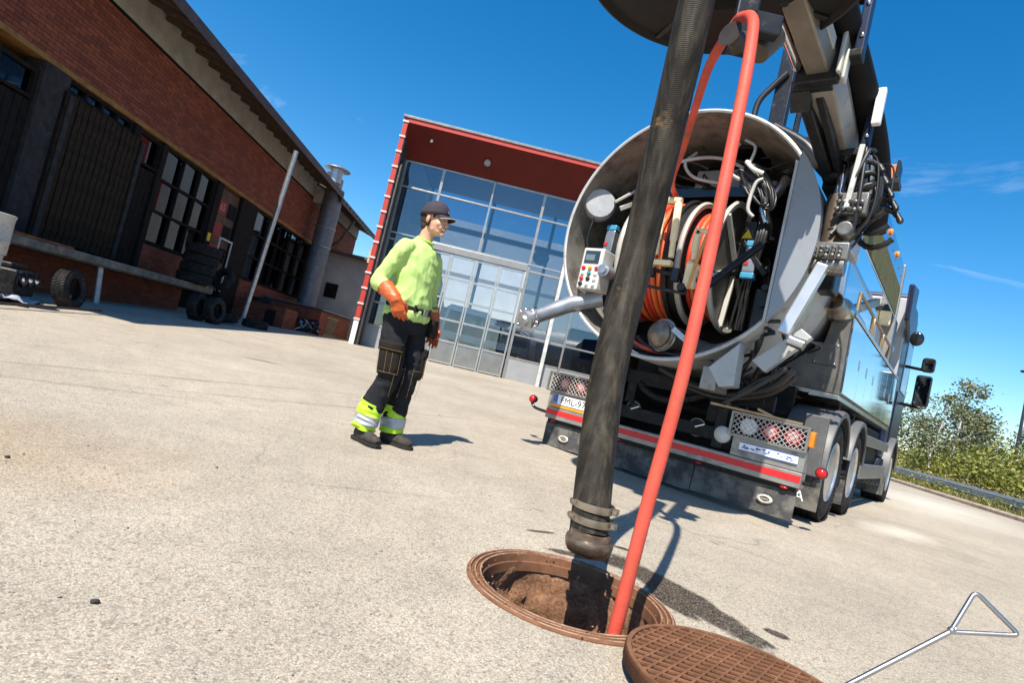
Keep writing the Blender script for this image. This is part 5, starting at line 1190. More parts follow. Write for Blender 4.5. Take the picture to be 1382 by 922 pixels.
P(MB().box(1.10, 1.30, .60, .65, .44, 1.00), 'fender_bracket', FEN, bevel=.01)
# ---- side boxes with polished doors
sb = P(MB().prism([(.55, 1.28), (1.266, 1.25), (1.248, 2.04), (1.09, 2.04), (1.05, 1.75)], lambda x, z: (x, 1.0, z), lambda x, z: (x, 5.75, z)), 'side_box', STEELD, bevel=.006)
P(MB().box(.98, 1.20, .982, .998, 1.52, 1.74), 'hatch', STEELD, sb, bevel=.004)
mb = MB()
for x in (1.0, 1.18):
    for z in (1.54, 1.72): mb.sphere((x, .98, z), .010, 8, 6)
P(mb, 'rivets', ALUM, sb, smooth=60)
P(MB().box(.62, 1.24, 1.02, 1.06, 1.22, 1.27).box(1.0, 1.27, 1.0, 5.75, 1.20, 1.245), 'box_sill', ALUM, sb, bevel=.004)
P(MB().box(1.24, 1.285, 1.0, 5.75, 2.042, 2.075), 'top_rail', ALUM, sb, bevel=.006)
ys = [1.03, 1.82, 2.42, 3.05, 3.72, 4.42, 5.08, 5.72]
for a, b in zip(ys[:-1], ys[1:]):
    d = P(MB().prism([(1.268, 1.27), (1.288, 1.27), (1.270, 2.03), (1.250, 2.03)], lambda x, z: (x, a+.008, z), lambda x, z: (x, b-.008, z)), 'box_door', CHRO, sb, bevel=.004)
    P(MB().box(1.281, 1.287, b-.075, b-.05, 1.60, 1.72), 'door_latch', ALUM, d, bevel=.004)
# catwalk rails above
mb = MB()
for y0_, y1_ in ((1.35, 2.5), (2.6, 3.5), (3.6, 4.5)):
    mb.tube(smoothpath([(1.22, y0_, 2.07), (1.22, y0_+.03, 2.33), (1.22, y0_+.12, 2.36), (1.22, y1_-.12, 2.36), (1.22, y1_-.03, 2.33), (1.22, y1_, 2.07)], 4), .018, 8)
P(mb, 'catwalk_rail', BRASS, smooth=60)
P(MB().box(.85, 1.15, 1.1, 5.6, 2.05, 2.1), 'catwalk', STEELD)
# under-run guard and steps between the axles
P(MB().box(1.24, 1.29, 3.35, 6.2, .42, .62).box(1.24, 1.29, 3.35, 6.2, .86, 1.0), 'side_guard', mat('side_guard_grey', (.22, .22, .22), .4, .6, .15, 5), bevel=.01)
P(MB().box(.5, 1.15, 3.5, 6.1, .5, 1.15), 'battery_box', CHAS, bevel=.03)
# exhaust, lamps on the corner
ex = P(MB().lathe([(.085, .3), (.085, -.02), (.092, -.03), (.092, -.045), (.078, -.045), (.070, .2), (0, .2)], (1.13, .62, 2.08), (0, 1, 0), 28), 'exhaust_pipe', mat('exhaust_steel', (.42, .34, .27), .3, .9, .2, 8), smooth=40)
P(MB().lathe([(.11, .3), (.13, .36), (.13, 1.2), (.1, 1.25)], (1.13, .62, 2.08), (0, 1, 0), 28), 'silencer', ALUM, smooth=40)
wl2 = P(MB().box(1.05, 1.25, .15, .24, 2.22, 2.36), 'work_lamp', CHAS, bevel=.02); P(MB().box(1.07, 1.23, .142, .149, 2.24, 2.34), 'lens', mat('grey_lens', (.45, .45, .42), .15), wl2, bevel=.01)
# ---- tank, open rear ring
TX, TZ, TR = -.09, 2.355, 1.20
P(MB().lathe([(TR-.02, .75), (TR-.02, 5.5), (TR-.2, 5.62), (0, 5.7)], (TX, 0, TZ), (0, 1, 0), 72), 'tank', GREYT, smooth=35)
P(MB().lathe([(TR-.020, -.45), (TR-.006, -.458), (TR+.012, -.45), (TR+.012, .74), (TR-.020, .745)], (TX, 0, TZ), (0, 1, 0), 96, closed=True), 'tank_ring', GREYL, smooth=35)
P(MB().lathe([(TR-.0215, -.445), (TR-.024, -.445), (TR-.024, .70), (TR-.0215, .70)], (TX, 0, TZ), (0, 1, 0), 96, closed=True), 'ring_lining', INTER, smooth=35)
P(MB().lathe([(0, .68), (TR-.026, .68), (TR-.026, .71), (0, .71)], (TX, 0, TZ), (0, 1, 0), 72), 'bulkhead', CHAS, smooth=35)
# grey segment plate closing the right side
pts2 = []; cx = .885
th = math.acos((cx-TX)/(TR+.02))
for i in range(25): a = -th+2*th*i/24; pts2.append((TX+(TR+.02)*math.cos(a)*1.01, TZ+(TR+.02)*math.sin(a)))
poly = [(cx, 1.60), (cx, 3.02)]+[(x, z) for x, z in reversed(pts2) if True]
P(MB().prism(poly, lambda x, z: (x, -.475, z), lambda x, z: (x, -.455, z)), 'side_plate', mat('plate_blue_grey', (.255, .275, .30), .38, .15, .06, 2, 0, 60, ((.17, .15, .125), 5, .60, .6)), bevel=.004)
P(MB().box(cx-.028, cx-.003, -.475, -.30, 1.62, 3.0), 'plate_flange', GREYT, bevel=.004)
P(MB().lathe([(TR+.0, -.47), (TR+.055, -.47), (TR+.06, -.40), (TR+.012, -.30)], (TX, 0, TZ), (0, 1, 0), 96), 'ring_lip', GREYL, smooth=35) if False else None
# brackets and hinges under the ring
P(MB().prism([(.50, 1.17), (.62, 1.02), (.74, 1.05), (.72, 1.42)], lambda x, z: (x, -.46, z), lambda x, z: (x, -.30, z)), 'ring_bracket', GREYT, bevel=.006)
P(MB().box(.44, .58, -.42, -.1, .98, 1.18), 'ring_foot', BUMP, bevel=.008)
P(MB().prism([(.80, 1.30), (1.13, 1.62), (1.22, 1.56), (.92, 1.22)], lambda x, z: (x, -.34, z), lambda x, z: (x, -.26, z)), 'arm_plate', GREYT, bevel=.006)
P(MB().beam((1.02, -.40, 1.55), (1.20, -.36, 2.15), .09, .09, (0, 1, 0)), 'lock_arm', mat('pale_steel_arm', (.62, .63, .64), .3, .6, .1, 6), bevel=.01)
P(MB().cyl((1.08, -.44, 1.50), (1.20, -.44, 1.47), .045, n=12), 'lock_pin', ALUM, smooth=40)
# ---- hose reel
RY, RZ = .12, 2.20
def reelring(x, R, w, mt_, nm='reel_flange'):
    return P(MB().lathe([(R-.05, -w), (R-.01, -w-.006), (R+.008, 0), (R-.01, w+.006), (R-.05, w)], (x, RY, RZ), (1, 0, 0), 64, closed=True), nm, mt_, smooth=40)
fr_ = reelring(.33, .63, .018, WHG)
P(MB().lathe([(.05, -.004), (.60, -.012), (.60, .0), (.05, .006)], (.315, RY, RZ), (1, 0, 0), 64, closed=True), 'flange_disc', mat('disc_grey_brown', (.085, .075, .062), .5, .2, .2, 4, .05, 40, ((.08, .06, .05), 6, .55, .6)), fr_, smooth=35)
for k in range(6):
    a = 2*math.pi*(k+.35)/6; u = Vector((0, math.cos(a), math.sin(a)))
    P(MB().beam(Vector((.345, RY, RZ))+u*.06, Vector((.345, RY, RZ))+u*.60, .032, .045, (1, 0, 0)), 'spoke', WHG, fr_, bevel=.005)
P(MB().lathe([(0, .09), (.05, .09), (.07, .07), (.09, .03), (.09, -.03)], (.345, RY, RZ), (1, 0, 0), 24), 'hub', BLKM, fr_, smooth=40)
reelring(.02, .62, .018, WHG); reelring(-.10, .64, .018, BLKM); reelring(-.60, .63, .02, WHG)
P(MB().lathe([(.60, -.05), (.60, .06)], (-.03, RY, RZ), (1, 0, 0), 64), 'reel_drum', CHAS, smooth=40)
P(MB().lathe([(.40, -.60), (.40, .31)], (0, RY, RZ), (1, 0, 0), 48), 'reel_core', CHAS, smooth=40)
for k in range(8):
    x = -.555+.0555*k; R = .575+.012*math.sin(k*2.3)
    P(MB().torus((x, RY, RZ), (1, .01*math.sin(k*5), .012*math.cos(k*3)), R, .0265, 72, 8), 'hose_turn', ORH if k in (6, 7, 3) else REDH, smooth=70)
for k in range(8): P(MB().torus((-.535+.0555*k, RY, RZ), (1, 0, .01), .525, .0265, 48, 6), 'hose_turn', REDH, smooth=70)
for k in range(5): P(MB().torus((.075+.050*k, RY, RZ), (1, .008*math.sin(k*3), 0), .50+.01*math.sin(k*7), .023, 64, 8), 'hose_turn', ORH if k % 2 else REDH, smooth=70)
P(MB().beam((.62, RY, 2.35), (.62, .55, 1.6), .06, .12).beam((-.98, RY, 2.3), (-.98, .55, 1.6), .06, .12), 'reel_stand', CHAS, bevel=.006)
P(MB().tube([(-1.0, RY, RZ), (.64, RY, RZ)], .045, 14), 'reel_shaft', BLKM, smooth=50)
# hose guide with cream rollers
for (x0, z0, x1, z1) in ((-.12, 2.08, -.15, 2.56), (.035, 2.06, .0, 2.57), (.245, 2.05, .235, 2.28)):
    a, b = Vector((x0, -.65, z0)), Vector((x1, -.66, z1))
    r = P(MB().tube([a, a.lerp(b, .3), a.lerp(b, .31), a.lerp(b, .96), b], [.026, .026, .033, .033, .022], 14), 'guide_roller', CREAM, smooth=40)
    P(MB().cyl(b+Vector((0, 0, -.01)), b+Vector((0, 0, .03)), .012, n=10), 'roller_pin', BLKM, r)
P(MB().tube([(-.19, -.65, 2.60), (.02, -.65, 2.585)], .030, 14), 'guide_roller', CREAM, smooth=40)
P(MB().tube([(.20, -.63, 2.32), (.33, -.63, 2.31)], .024, 12), 'guide_roller', CREAM, smooth=40)
P(MB().tube([(.20, -.63, 2.03), (.34, -.63, 1.97)], .024, 12), 'guide_roller', CREAM, smooth=40)
P(MB().box(-.16, .06, -.69, -.61, 1.98, 2.03).box(.2, .3, -.68, -.6, 1.80, 2.02), 'guide_block', CREAM, bevel=.012)
P(MB().tube([(-.20, -.65, 1.79), (.24, -.66, 1.745)], .014, 8).tube([(-.20, -.60, 1.96), (.46, -.62, 1.86)], .02, 8).tube([(.24, -.66, 1.74), (.24, -.62, 2.0)], .014, 8), 'guide_bar', BLKM, smooth=50)
P(MB().lathe([(0, -.03), (.03, -.03), (.045, 0), (.03, .03), (0, .03)], (.20, -.66, 1.80), (.3, -1, 0), 12), 'guide_valve', BLKM, smooth=35); P(MB().lathe([(0, -.04), (.04, -.03), (.04, .03), (0, .04)], (-.11, -.67, 1.90), (0, 0, 1), 12), 'guide_valve', BLKM, smooth=35); P(MB().obox((.12, -.66, 1.9), (.035, 0, 0), (0, .03, 0), (0, 0, .06)), 'guide_block', BLKM, bevel=.008)
P(MB().beam((.42, -.68, 1.82), (.74, -.50, 2.26), .05, .055, (0, 1, 0)), 'guide_arm', BLKM, bevel=.006)
P(MB().tube([(.335, -.70, 2.25), (.30, -.71, 2.0), (.27, -.70, 1.78)], [.014, .015, .012], 10), 'wooden_stick', mat('orange_wood', (.60, .28, .08), .5, 0, .2, 14), smooth=50)
# ---- gear inside the ring
P(MB().box(-.95, .78, .1, .66, 2.92, 2.96).box(-.95, .78, .05, .1, 2.90, 3.0), 'inner_shelf', SHINYB, bevel=.006)
P(MB().box(-.30, .18, .22, .55, 3.02, 3.26).box(.2, .5, .3, .55, 3.0, 3.16), 'switch_box', mat('switch_grey', (.30, .30, .29), .5, .1, .2, 6), bevel=.015)
P(MB().cyl((-.45, .3, 2.97), (-.45, .3, 3.06), .04, n=14).cyl((-.62, .3, 2.97), (-.62, .3, 3.04), .03, n=12), 'switch_knob', ALUM, smooth=40)
P(MB().box(-.40, -.33, .18, .22, 2.98, 3.02), 'red_switch', REDR)
for pts, r in (([(-.7, -.1, 3.08), (-.35, -.1, 3.22), (.0, .0, 3.28), (.3, .1, 3.15), (.38, .1, 2.95)], .018), ([(-.25, .0, 3.35), (-.3, -.1, 3.2), (-.18, -.1, 3.05), (.05, 0, 3.02)], .016), ([(.25, -.2, 3.32), (.18, -.25, 3.15), (.25, -.25, 3.0), (.4, -.2, 2.93)], .018), ([(.30, -.2, 3.35), (.42, -.25, 3.25), (.40, -.25, 3.1)], .014)):
    P(MB().tube(smoothpath(pts, 7), r, 8), 'grey_cable', mat('cable_grey', (.42, .41, .39), .5) if 'cable_grey' not in bpy.data.materials else bpy.data.materials['cable_grey'], smooth=60)
P(MB().lathe([(.0, .09), (.15, .09), (.17, .06), (.17, -.06), (.15, -.09), (0, -.09)], (-1.13, -.2, 2.72), (.55, -.8, 0), 28), 'cable_reel', mat('reel_plastic_grey', (.33, .34, .36), .45), smooth=40)
P(MB().tube(smoothpath([(-1.12, -.26, 2.56), (-1.13, -.28, 2.3), (-1.02, -.3, 2.05), (-1.08, -.33, 1.8), (-.95, -.38, 1.62)], 7), .009, 6).box(-1.16, -1.10, -.1, .1, 2.86, 2.92), 'reel_cable', HOSEB, smooth=60)
P(MB().beam((-.95, -.2, 2.75), (-.68, .0, 3.05), .05, .03).beam((-.90, -.15, 2.7), (-.62, .1, 2.95), .02, .05), 'reel_bracket', BUMP, bevel=.004)
for x, z, y in ((-.98, 2.36, -.05), (.53, 2.24, -.05)):
    v = P(MB().box(x-.055, x+.055, y-.05, y+.05, z-.12, z+.12), 'valve_actuator', mat('valve_grey_metal', (.30, .31, .32), .35, .6) if x < 0 else bpy.data.materials['valve_grey_metal'], bevel=.01)
    for q in (-1, 1): P(MB().box(x-.06, x+.06, y-.055, y+.055, z+q*.15-.03, z+q*.15+.03), 'blue_cap', BLUEV, v, bevel=.012)
    P(MB().box(x-.045, x-.005, y-.062, y-.051, z-.05, z-.02), 'red_label', REDR, v)
tri_ = P(MB().prism([(-.05, 0), (.05, 0), (0, .088)], lambda x, z: (.44+x, -.03, 2.46+z), lambda x, z: (.44+x, -.022, 2.46+z)), 'warning_triangle', YELT)
P(MB().beam((.45, -.02, 2.2), (.45, -.02, 2.62), .11, .01, (0, 1, 0)), 'sign_bracket', BLKM)
# denser plumbing in the dark of the drum
r3 = random.Random(21)
for k in range(16):
    a_ = Vector((r3.uniform(-.95, .75), r3.uniform(.1, .5), r3.uniform(3.02, 3.4))); b_ = Vector((r3.uniform(-.95, .75), r3.uniform(.0, .5), r3.uniform(2.95, 3.3))); md = a_.lerp(b_, .5)+Vector((0, -.15, r3.uniform(-.15, .12)))
    P(MB().tube(smoothpath([a_, md, b_], 8), r3.choice((.009, .013, .018)), 6), 'hydraulic_hose', HOSEB, smooth=60)
for k in range(4):
    x = .48+.05*k*.5; P(MB().tube(smoothpath([(x, .1, 2.9-.02*k), (x+.08, -.12, 2.5), (x+.02, -.05, 2.1), (x-.05+.03*(k % 3), .05, 1.6)], 8), r3.choice((.010, .014, .018)), 6), 'hydraulic_hose', HOSEB, smooth=60)
P(MB().box(-.98, -.72, .2, .5, 2.2, 2.7).box(-1.02, -.8, .15, .45, 1.55, 2.0), 'pump_block', BLKM, bevel=.02)
P(MB().box(.60, .80, .0, .3, 1.55, 2.0), 'filter_block', BLKM, bevel=.02)
for z in (1.7, 1.85, 2.0): P(MB().cyl((.70, -.06, z), (.70, .02, z), .03, n=12), 'plug', BLKM, smooth=40)
P(MB().tube(smoothpath([(-1.02, -.2, 2.15), (-1.06, -.2, 1.95), (-.98, -.2, 1.80), (-.85, -.2, 1.66)], 7), .03, 10), 'grey_pipe', GALV, smooth=60)
for k in range(4): P(MB().tube(smoothpath([(-.62+.1*k, -.25, 1.36), (-.45+.1*k, -.32, 1.27), (-.2+.1*k, -.3, 1.24), (.2+.08*k, -.2, 1.27)], 7), .022, 8), 'drain_hose', REDH if k == 2 else HOSEB, smooth=60)
# control box
cb = P(MB().box(-.95, -.71, -.56, -.34, 1.72, 2.14), 'control_box', mat('control_box_grey', (.58, .57, .53), .45, .1, .1, 8, 0, 60, ((.3, .25, .2), 8, .64, .5)), bevel=.012)
P(MB().box(-.92, -.75, -.565, -.561, 1.98, 2.11), 'display', mat('display_dark', (.03, .04, .05), .15), cb); P(MB().box(-.905, -.80, -.568, -.5655, 2.01, 2.07), 'screen', mat('screen_grey', (.12, .16, .17), .1), cb)
cm = [REDR, ORNR, REDR, WHT, mat('teal_button', (.03, .25, .25), .4), WHT, REDR, PLK, WHT, PLK, WHT, WHT]
for i in range(12):
    r_, c_i = divmod(i, 3); x, z = -.905+.075*c_i, 1.93-.055*r_
    b_ = P(MB().lathe([(.022, 0), (.022, .006), (.016, .008), (.016, .022), (.012, .026), (0, .026)], (x, -.561, z), (0, -1, 0), 14), 'button', cm[i], cb, smooth=40)
P(MB().cyl((-.69, -.55, 1.93), (-.69, -.40, 1.93), .07, n=20).cyl((-.69, -.58, 1.93), (-.69, -.55, 1.93), .045, n=16), 'gauge', GALV, smooth=40)
# outlets
pp = P(MB().tube([(-.80, -.30, 1.68), (-1.02, -.52, 1.54), (-1.10, -.95, 1.30)], [.085, .085, .07], 20), 'outlet_pipe', GALV, smooth=50)
d = (Vector((-1.10, -.95, 1.30))-Vector((-1.02, -.52, 1.54))).normalized()
P(MB().lathe([(.07, -.02), (.10, -.01), (.105, .02), (.085, .03), (.085, .06), (.098, .065), (.098, .10), (.06, .105), (.05, .13), (0, .135)], Vector((-1.10, -.95, 1.30))+d*.0, d, 20), 'outlet_cap', GALV, pp, smooth=35)
mb = MB()
for i in range(16):
    a = math.pi*2*i/16; c = Vector((-1.10, -.95, 1.30))+d*.06+Vector((.11*math.cos(a), -.02*math.sin(a), .12*math.sin(a)-.02)); mb.torus(c, (math.sin(a*3), math.cos(a*2), .4), .016, .0045, 10, 5)
P(mb, 'chain', ALUM, pp, smooth=60)
cp_ = P(MB().lathe([(.12, .35), (.12, .12), (.14, .11), (.145, .06), (.125, .05), (.125, .02), (.11, .0), (.05, -.03), (0, -.035)], (.0, -.35, 1.40), (-.25, -1, .05), 28).scale if False else MB().lathe([(.12, -.45), (.12, -.12), (.14, -.11), (.145, -.06), (.125, -.05), (.125, -.02), (.11, .0), (.05, .03), (0, .035)], (-.05, -.42, 1.40), (-.30, -1, .02), 28), 'suction_coupler', mat('tan_galvanised', (.24, .20, .155), .42, .6, .35, 9, .15, 40, ((.10, .07, .045), 10, .55, .7)), smooth=35)
P(MB().torus((-.03, -.34, 1.40), (-.30, -1, .02), .15, .012, 28, 6).beam((.10, -.42, 1.46), (.26, -.40, 1.36), .03, .05), 'coupler_lever', GALV, cp_, smooth=50)
P(MB().tube(smoothpath([(.12, .0, 1.38), (.4, -.05, 1.33), (.62, .1, 1.5)], 6), .10, 14), 'drain_elbow', INTER, smooth=50)
# pipe and hose bundle on the right
sp = P(MB().tube(smoothpath([(.66, .05, 3.12), (.64, -.0, 2.95), (.55, -.05, 2.75), (.60, -.05, 2.58), (.60, .0, 2.44)], 7), [.05]*29, 14), 'steel_pipe', ALUM, smooth=60)
P(MB().torus((.655, .03, 3.08), (.1, .3, 1), .062, .014, 20, 6).lathe([(.052, -.02), (.08, -.015), (.08, .015), (.052, .02)], (.60, .0, 2.46), (0, 0, 1), 20), 'pipe_flange', BLKM, sp, smooth=40)
for k in range(9):
    q = Vector((.44+.012*k, -.24+.01*(k % 3), 2.88)); mb = MB()
    mb.tube([q+Vector((math.cos(t)*(.10+.008*k)*.6-.12*math.sin(t), .015*math.sin(3*t+k), math.sin(t)*(.16+.008*k))) for t in np.linspace(0, 2*math.pi, 26)[:-1]], .0105, 6, closed=True); P(mb, 'hose_loop', HOSEB, smooth=60)
P(MB().tube(smoothpath([(.38, -.28, 3.10), (.46, -.30, 3.02), (.55, -.28, 2.98)], 5), .02, 8), 'bundle_strap', WHT, smooth=60)
P(MB().tube(smoothpath([(.55, -.26, 2.94), (.50, -.28, 2.88), (.48, -.28, 2.66), (.54, -.27, 2.58)], 7), .017, 8), 'grey_cable', bpy.data.materials['cable_grey'], smooth=60)
P(MB().beam((.70, -.1, 2.1), (.42, -.05, 2.42), .06, .05), 'reel_arm', BLKM, bevel=.006)
# ---- corner column, boom, cylinders
P(MB().box(1.06, 1.22, .05, .30, 2.05, 2.9), 'corner_post', BLKM, bevel=.015)
P(MB().cyl((1.20, -.28, 2.22), (1.17, -.18, 2.78), .085, n=18), 'cylinder_barrel', mat('rusty_cylinder', (.085, .06, .045), .5, .4, .35, 8, .1, 60, ((.20, .12, .07), 10, .6, .6)), smooth=40)
P(MB().cyl((1.17, -.18, 2.78), (1.15, -.13, 3.10), .045, n=14), 'cylinder_rod', CHRO, smooth=40)
P(MB().cyl((1.08, -.30, 2.16), (1.34, -.30, 2.16), .075, n=18).box(1.16, 1.25, -.36, -.24, 2.1, 2.26), 'cylinder_clevis', mat('clevis_metal', (.26, .25, .24), .38, .8, .25, 12, .05, 60, ((.10, .08, .06), 9, .56, .7)), smooth=40)
P(MB().box(1.0, 1.22, -.1, .35, 2.9, 3.35).cyl((.95, -.02, 3.14), (1.3, -.02, 3.14), .10, n=18), 'boom_knuckle', BLKM, smooth=40, bevel=.015)
P(MB().box(1.27, 1.33, -.25, .25, 2.35, 3.2), 'post_side', GREYL, bevel=.01)
bA = P(MB().prism([(-.13, .0), (-.10, .15), (.10, .15), (.13, .0), (.09, -.16), (-.09, -.16)], lambda x, z: (1.10+x, .15, 3.20+z), lambda x, z: (1.07+x, -1.05, 3.48+z)), 'boom', mat('boom_brown_grey', (.30, .275, .245), .42, .25, .15, 3, .03, 60, ((.12, .09, .07), 5, .6, .6)), bevel=.012)
P(MB().box(.92, 1.21, -1.13, -1.05, 3.29, 3.66), 'boom_collar', BLKM, bA, bevel=.012)
P(MB().box(1.195, 1.225, -1.16, -.98, 3.33, 3.68).box(1.226, 1.25, -1.12, -1.02, 3.30, 3.52), 'collar_plate', WHG, bA, bevel=.01)
bI = P(MB().prism([(-.10, .0), (-.08, .12), (.08, .12), (.10, .0), (.075, -.13), (-.075, -.13)], lambda x, z: (1.07+x, -1.1, 3.48+z), lambda x, z: (1.00+x, -3.25, 3.66+z)), 'inner_boom', mat('boom_dark_steel', (.24, .21, .175), .38, .5, .25, 4, .05, 60, ((.30, .25, .19), 5, .6, .5)), bevel=.012)
P(MB().beam((1.155, -1.2, 3.52), (1.09, -3.1, 3.68), .03, .10), 'rail_strip', WHG, bI, bevel=.005)
mb = MB()
for i in range(60): mb.torus((.92-.001*i, -1.15-.032*i, 3.46+.0028*i), (0, .3 if i % 2 else 1, 1 if i % 2 else .3), .030, .010, 8, 5)
P(MB().cyl((.93, -1.15, 3.41), (.87, -2.9, 3.56), .035, n=14), 'boom_piston', CHRO, bI, smooth=40); P(mb, 'energy_chain', CHAS, bI, smooth=60)
P(MB().beam((.94, -.95, 3.34), (1.06, -.12, 2.98), .09, .10).beam((1.06, -.90, 3.32), (1.14, -.10, 2.98), .06, .08), 'lift_cylinder', BLKM, smooth=40, bevel=.012)
P(MB().beam((.94, -1.0, 3.40), (.94, -.88, 3.20), .14, .10).beam((.88, -.98, 3.34), (1.16, -.98, 3.34), .10, .08), 'lift_bracket', BLKM, bevel=.01)
# suction line along the boom with horned guides
P(MB().tube(smoothpath([(1.34, .60, 2.75), (1.34, .35, 3.12), (1.28, -.1, 3.46), (1.19, -1.0, 3.70), (1.15, -2.0, 3.80), (1.10, -3.3, 3.90)], 9), .105, 18), 'boom_suction_line', mat('black_suction_line', (.010, .010, .011), .7, 0, .2, 8), smooth=60)
for y, z in ((-1.05, 3.50), (-.25, 3.14)):
    for s in (0, 1):
        x = 1.06+.24*s
        if s == 0: continue
        g = P(MB().box(x-.03, x+.03, y-.05, y+.05, z, z+.50), 'line_guide', mat('blue_black_paint', (.018, .026, .055), .3, .2) if 'blue_black_paint' not in bpy.data.materials else bpy.data.materials['blue_black_paint'], bevel=.012)
        P(MB().lathe([(.09, -.14), (.06, -.10), (.045, -.04), (.05, .0), (.065, .03)], (x-.02, y, z+.44), (1, 0, 0), 18).cyl((x+.0, y, z+.44), (x+.0, y-.02, z+.58), .02, .004, n=8), 'guide_horn', BLKM, g, smooth=50)
        for q in (.12, .36): P(MB().sphere((x+.005, y-.05, z+q), .018, 8, 6), 'guide_bolt', ALUM, g, smooth=60)
    P(MB().box(1.12, 1.33, y-.06, y+.06, z-.04, z+.02), 'guide_base', BLKM, bevel=.01)
P(MB().box(1.335, 1.40, -.42, -.36, 3.30, 3.60), 'white_cover', WHT, bevel=.01)
P(MB().beam((1.30, -.35, 3.16), (1.28, -.38, 2.62), .04, .03, (0, 1, 0)), 'slide_bar', GREYL, bevel=.006)
# corrugated hoses and cables tumbling down the column
rg = random.Random(12)
for k in range(20):
    a_ = Vector((rg.uniform(1.14, 1.42), rg.uniform(-.22, .2), rg.uniform(2.9, 3.3))); b_ = Vector((rg.uniform(1.18, 1.36), rg.uniform(-.36, -.1), rg.uniform(2.2, 2.75)))
    sg = Vector((rg.uniform(.0, .20), rg.uniform(-.14, .0), 0)); p = [a_, a_.lerp(b_, .2)+sg*.9+Vector((0, 0, .05)), a_.lerp(b_, .5)+sg*1.1, a_.lerp(b_, .8)+sg*.8, b_]
    P(MB().tube(smoothpath(p, 7), rg.choice((.008, .011, .015)), 6), 'hydraulic_hose', HOSEB, smooth=60)
for k in range(5):
    c = Vector((1.36+.03*k, -.30+.05*k, 2.92-.09*k)); R = .12+.012*k
    pth = [c+Vector((R*math.cos(t)*.9, .03*math.sin(t*2), R*math.sin(t))) for t in np.linspace(.3, 5.6, 34)]
    P(MB().tube(pth, [.026 if i % 2 else .021 for i in range(34)], 8), 'corrugated_hose', HOSEB, smooth=60)
mb = MB()
for k in range(26):
    mb.lathe([(0, .0), (.016, .0), (.018, .012), (.018, .03), (.012, .034), (0, .05)], ((1.12+.045*(k % 5), -.385, 2.22+.03*(k//5)) if k < 15 else (1.22+.04*((k-15) % 5), -.365, 2.61+.06*((k-15)//5))), (rg.uniform(-.3, .3), -1, rg.uniform(-.3, .3)), 8)
o = P(mb, 'hose_fittings', mat('dull_fittings', (.16, .155, .15), .45, .7, .3, 20), smooth=40); o['kind'] = 'stuff'
P(MB().box(1.10, 1.36, -.38, -.30, 2.20, 2.34).box(1.20, 1.42, -.36, -.28, 2.58, 2.76).cyl((1.30, -.4, 2.45), (1.30, -.25, 2.45), .06, n=14), 'valve_block', mat('valve_block_metal', (.20, .20, .195), .42, .7, .3, 14, .05, 60, ((.08, .065, .05), 10, .56, .7)), smooth=40, bevel=.01)
for k in range(12):
    a = Vector((rg.uniform(.75, 1.15), rg.uniform(-.38, -.1), rg.uniform(1.25, 1.75))); p = [a]
    for i in range(3): p.append(p[-1]+Vector((rg.uniform(-.22, .12), rg.uniform(-.05, .12), rg.uniform(-.2, .0))))
    P(MB().tube(smoothpath(p, 6), rg.choice((.012, .016, .02)), 6), 'hydraulic_hose', HOSEB, smooth=60)
P(MB().tube(smoothpath([(1.1, -.2, 1.3), (.95, -.15, 1.12), (.6, -.05, 1.0), (.2, .0, 1.02), (-.15, .05, 1.12)], 8), .035, 10).tube(smoothpath([(1.1, -.1, 1.25), (.9, -.05, 1.06), (.5, .0, .95), (.1, .05, 1.0)], 8), .028, 10), 'return_hose', HOSEB, smooth=60)
P(MB().beam((.45, -.06, .885), (1.22, -.03, .875), .03, .02).beam((.85, -.04, .92), (1.28, .02, .80), .022, .02), 'tow_stick', BRASS)
# orange bracket high on the right
P(MB().box(1.20, 1.37, .95, 1.1, 3.42, 3.57), 'amber_board', mat('amber_board_paint', (.62, .19, .05), .5), bevel=.01); P(MB().box(1.18, 1.42, .92, 1.13, 3.36, 3.415).box(1.375, 1.40, .92, 1.13, 3.42, 3.60), 'amber_board_frame', BLKM, bevel=.006)
# posts from the tank top
P(MB().box(.24, .40, .42, .52, 3.45, 4.9).cyl((.50, .5, 3.4), (.52, .5, 4.9), .03, n=10), 'mast_post', BLKM, bevel=.01)
P(MB().tube(smoothpath([(.34, .40, 4.35), (.22, .38, 4.2), (.12, .36, 4.02), (.12, .36, 3.7)], 7), .032, 8), 'post_hose', HOSEB, smooth=60)
P(MB().box(.0, .9, .2, .7, 3.46, 3.54).tube(smoothpath([(.5, -.1, 3.50), (.8, -.12, 3.30), (.98, -.15, 3.08), (1.1, -.2, 2.95)], 7), .055, 12), 'top_plate', BLKM, smooth=40)
# tall side board with a painted green reflection and marker lamps
bd = P(MB().box(1.19, 1.205, .95, 4.5, 2.80, 3.55), 'side_board', RIGP, bevel=.004)
P(MB().box(1.206, 1.212, .97, 4.45, 2.82, 3.22), 'green_reflection_strip', GREENREFL, bd)  # strip carrying the reflected greenery as colour
for y in (1.6, 2.6, 3.5): P(MB().sphere((1.215, y, 3.44), (.02, .045, .045), 12, 8), 'marker_lamp', ORL, bd, smooth=60)
mb = MB()
for i in range(9): mb.sphere((1.212, 1.1+.4*i, 3.36), (.006, .016, .016), 8, 5)
P(mb, 'rivets', ALUM, bd, smooth=60)
P(MB().box(1.0, 1.22, 4.5, 4.62, 2.06, 3.60), 'front_post', BUMP, bevel=.015)
P(MB().box(.5, 1.18, 4.9, 5.3, 2.06, 2.9).box(.9, 1.2, 4.3, 4.48, 2.7, 2.95), 'pump_cover', BLKM, bevel=.04)
P(MB().box(1.05, 1.19, 4.2, 4.3, 2.62, 2.82), 'beige_lamp', CREAM, bevel=.015)
P(MB().beam((1.1, 1.4, 2.15), (1.1, 3.4, 2.75), .07, .10), 'sloping_beam', BRASS, bevel=.01)
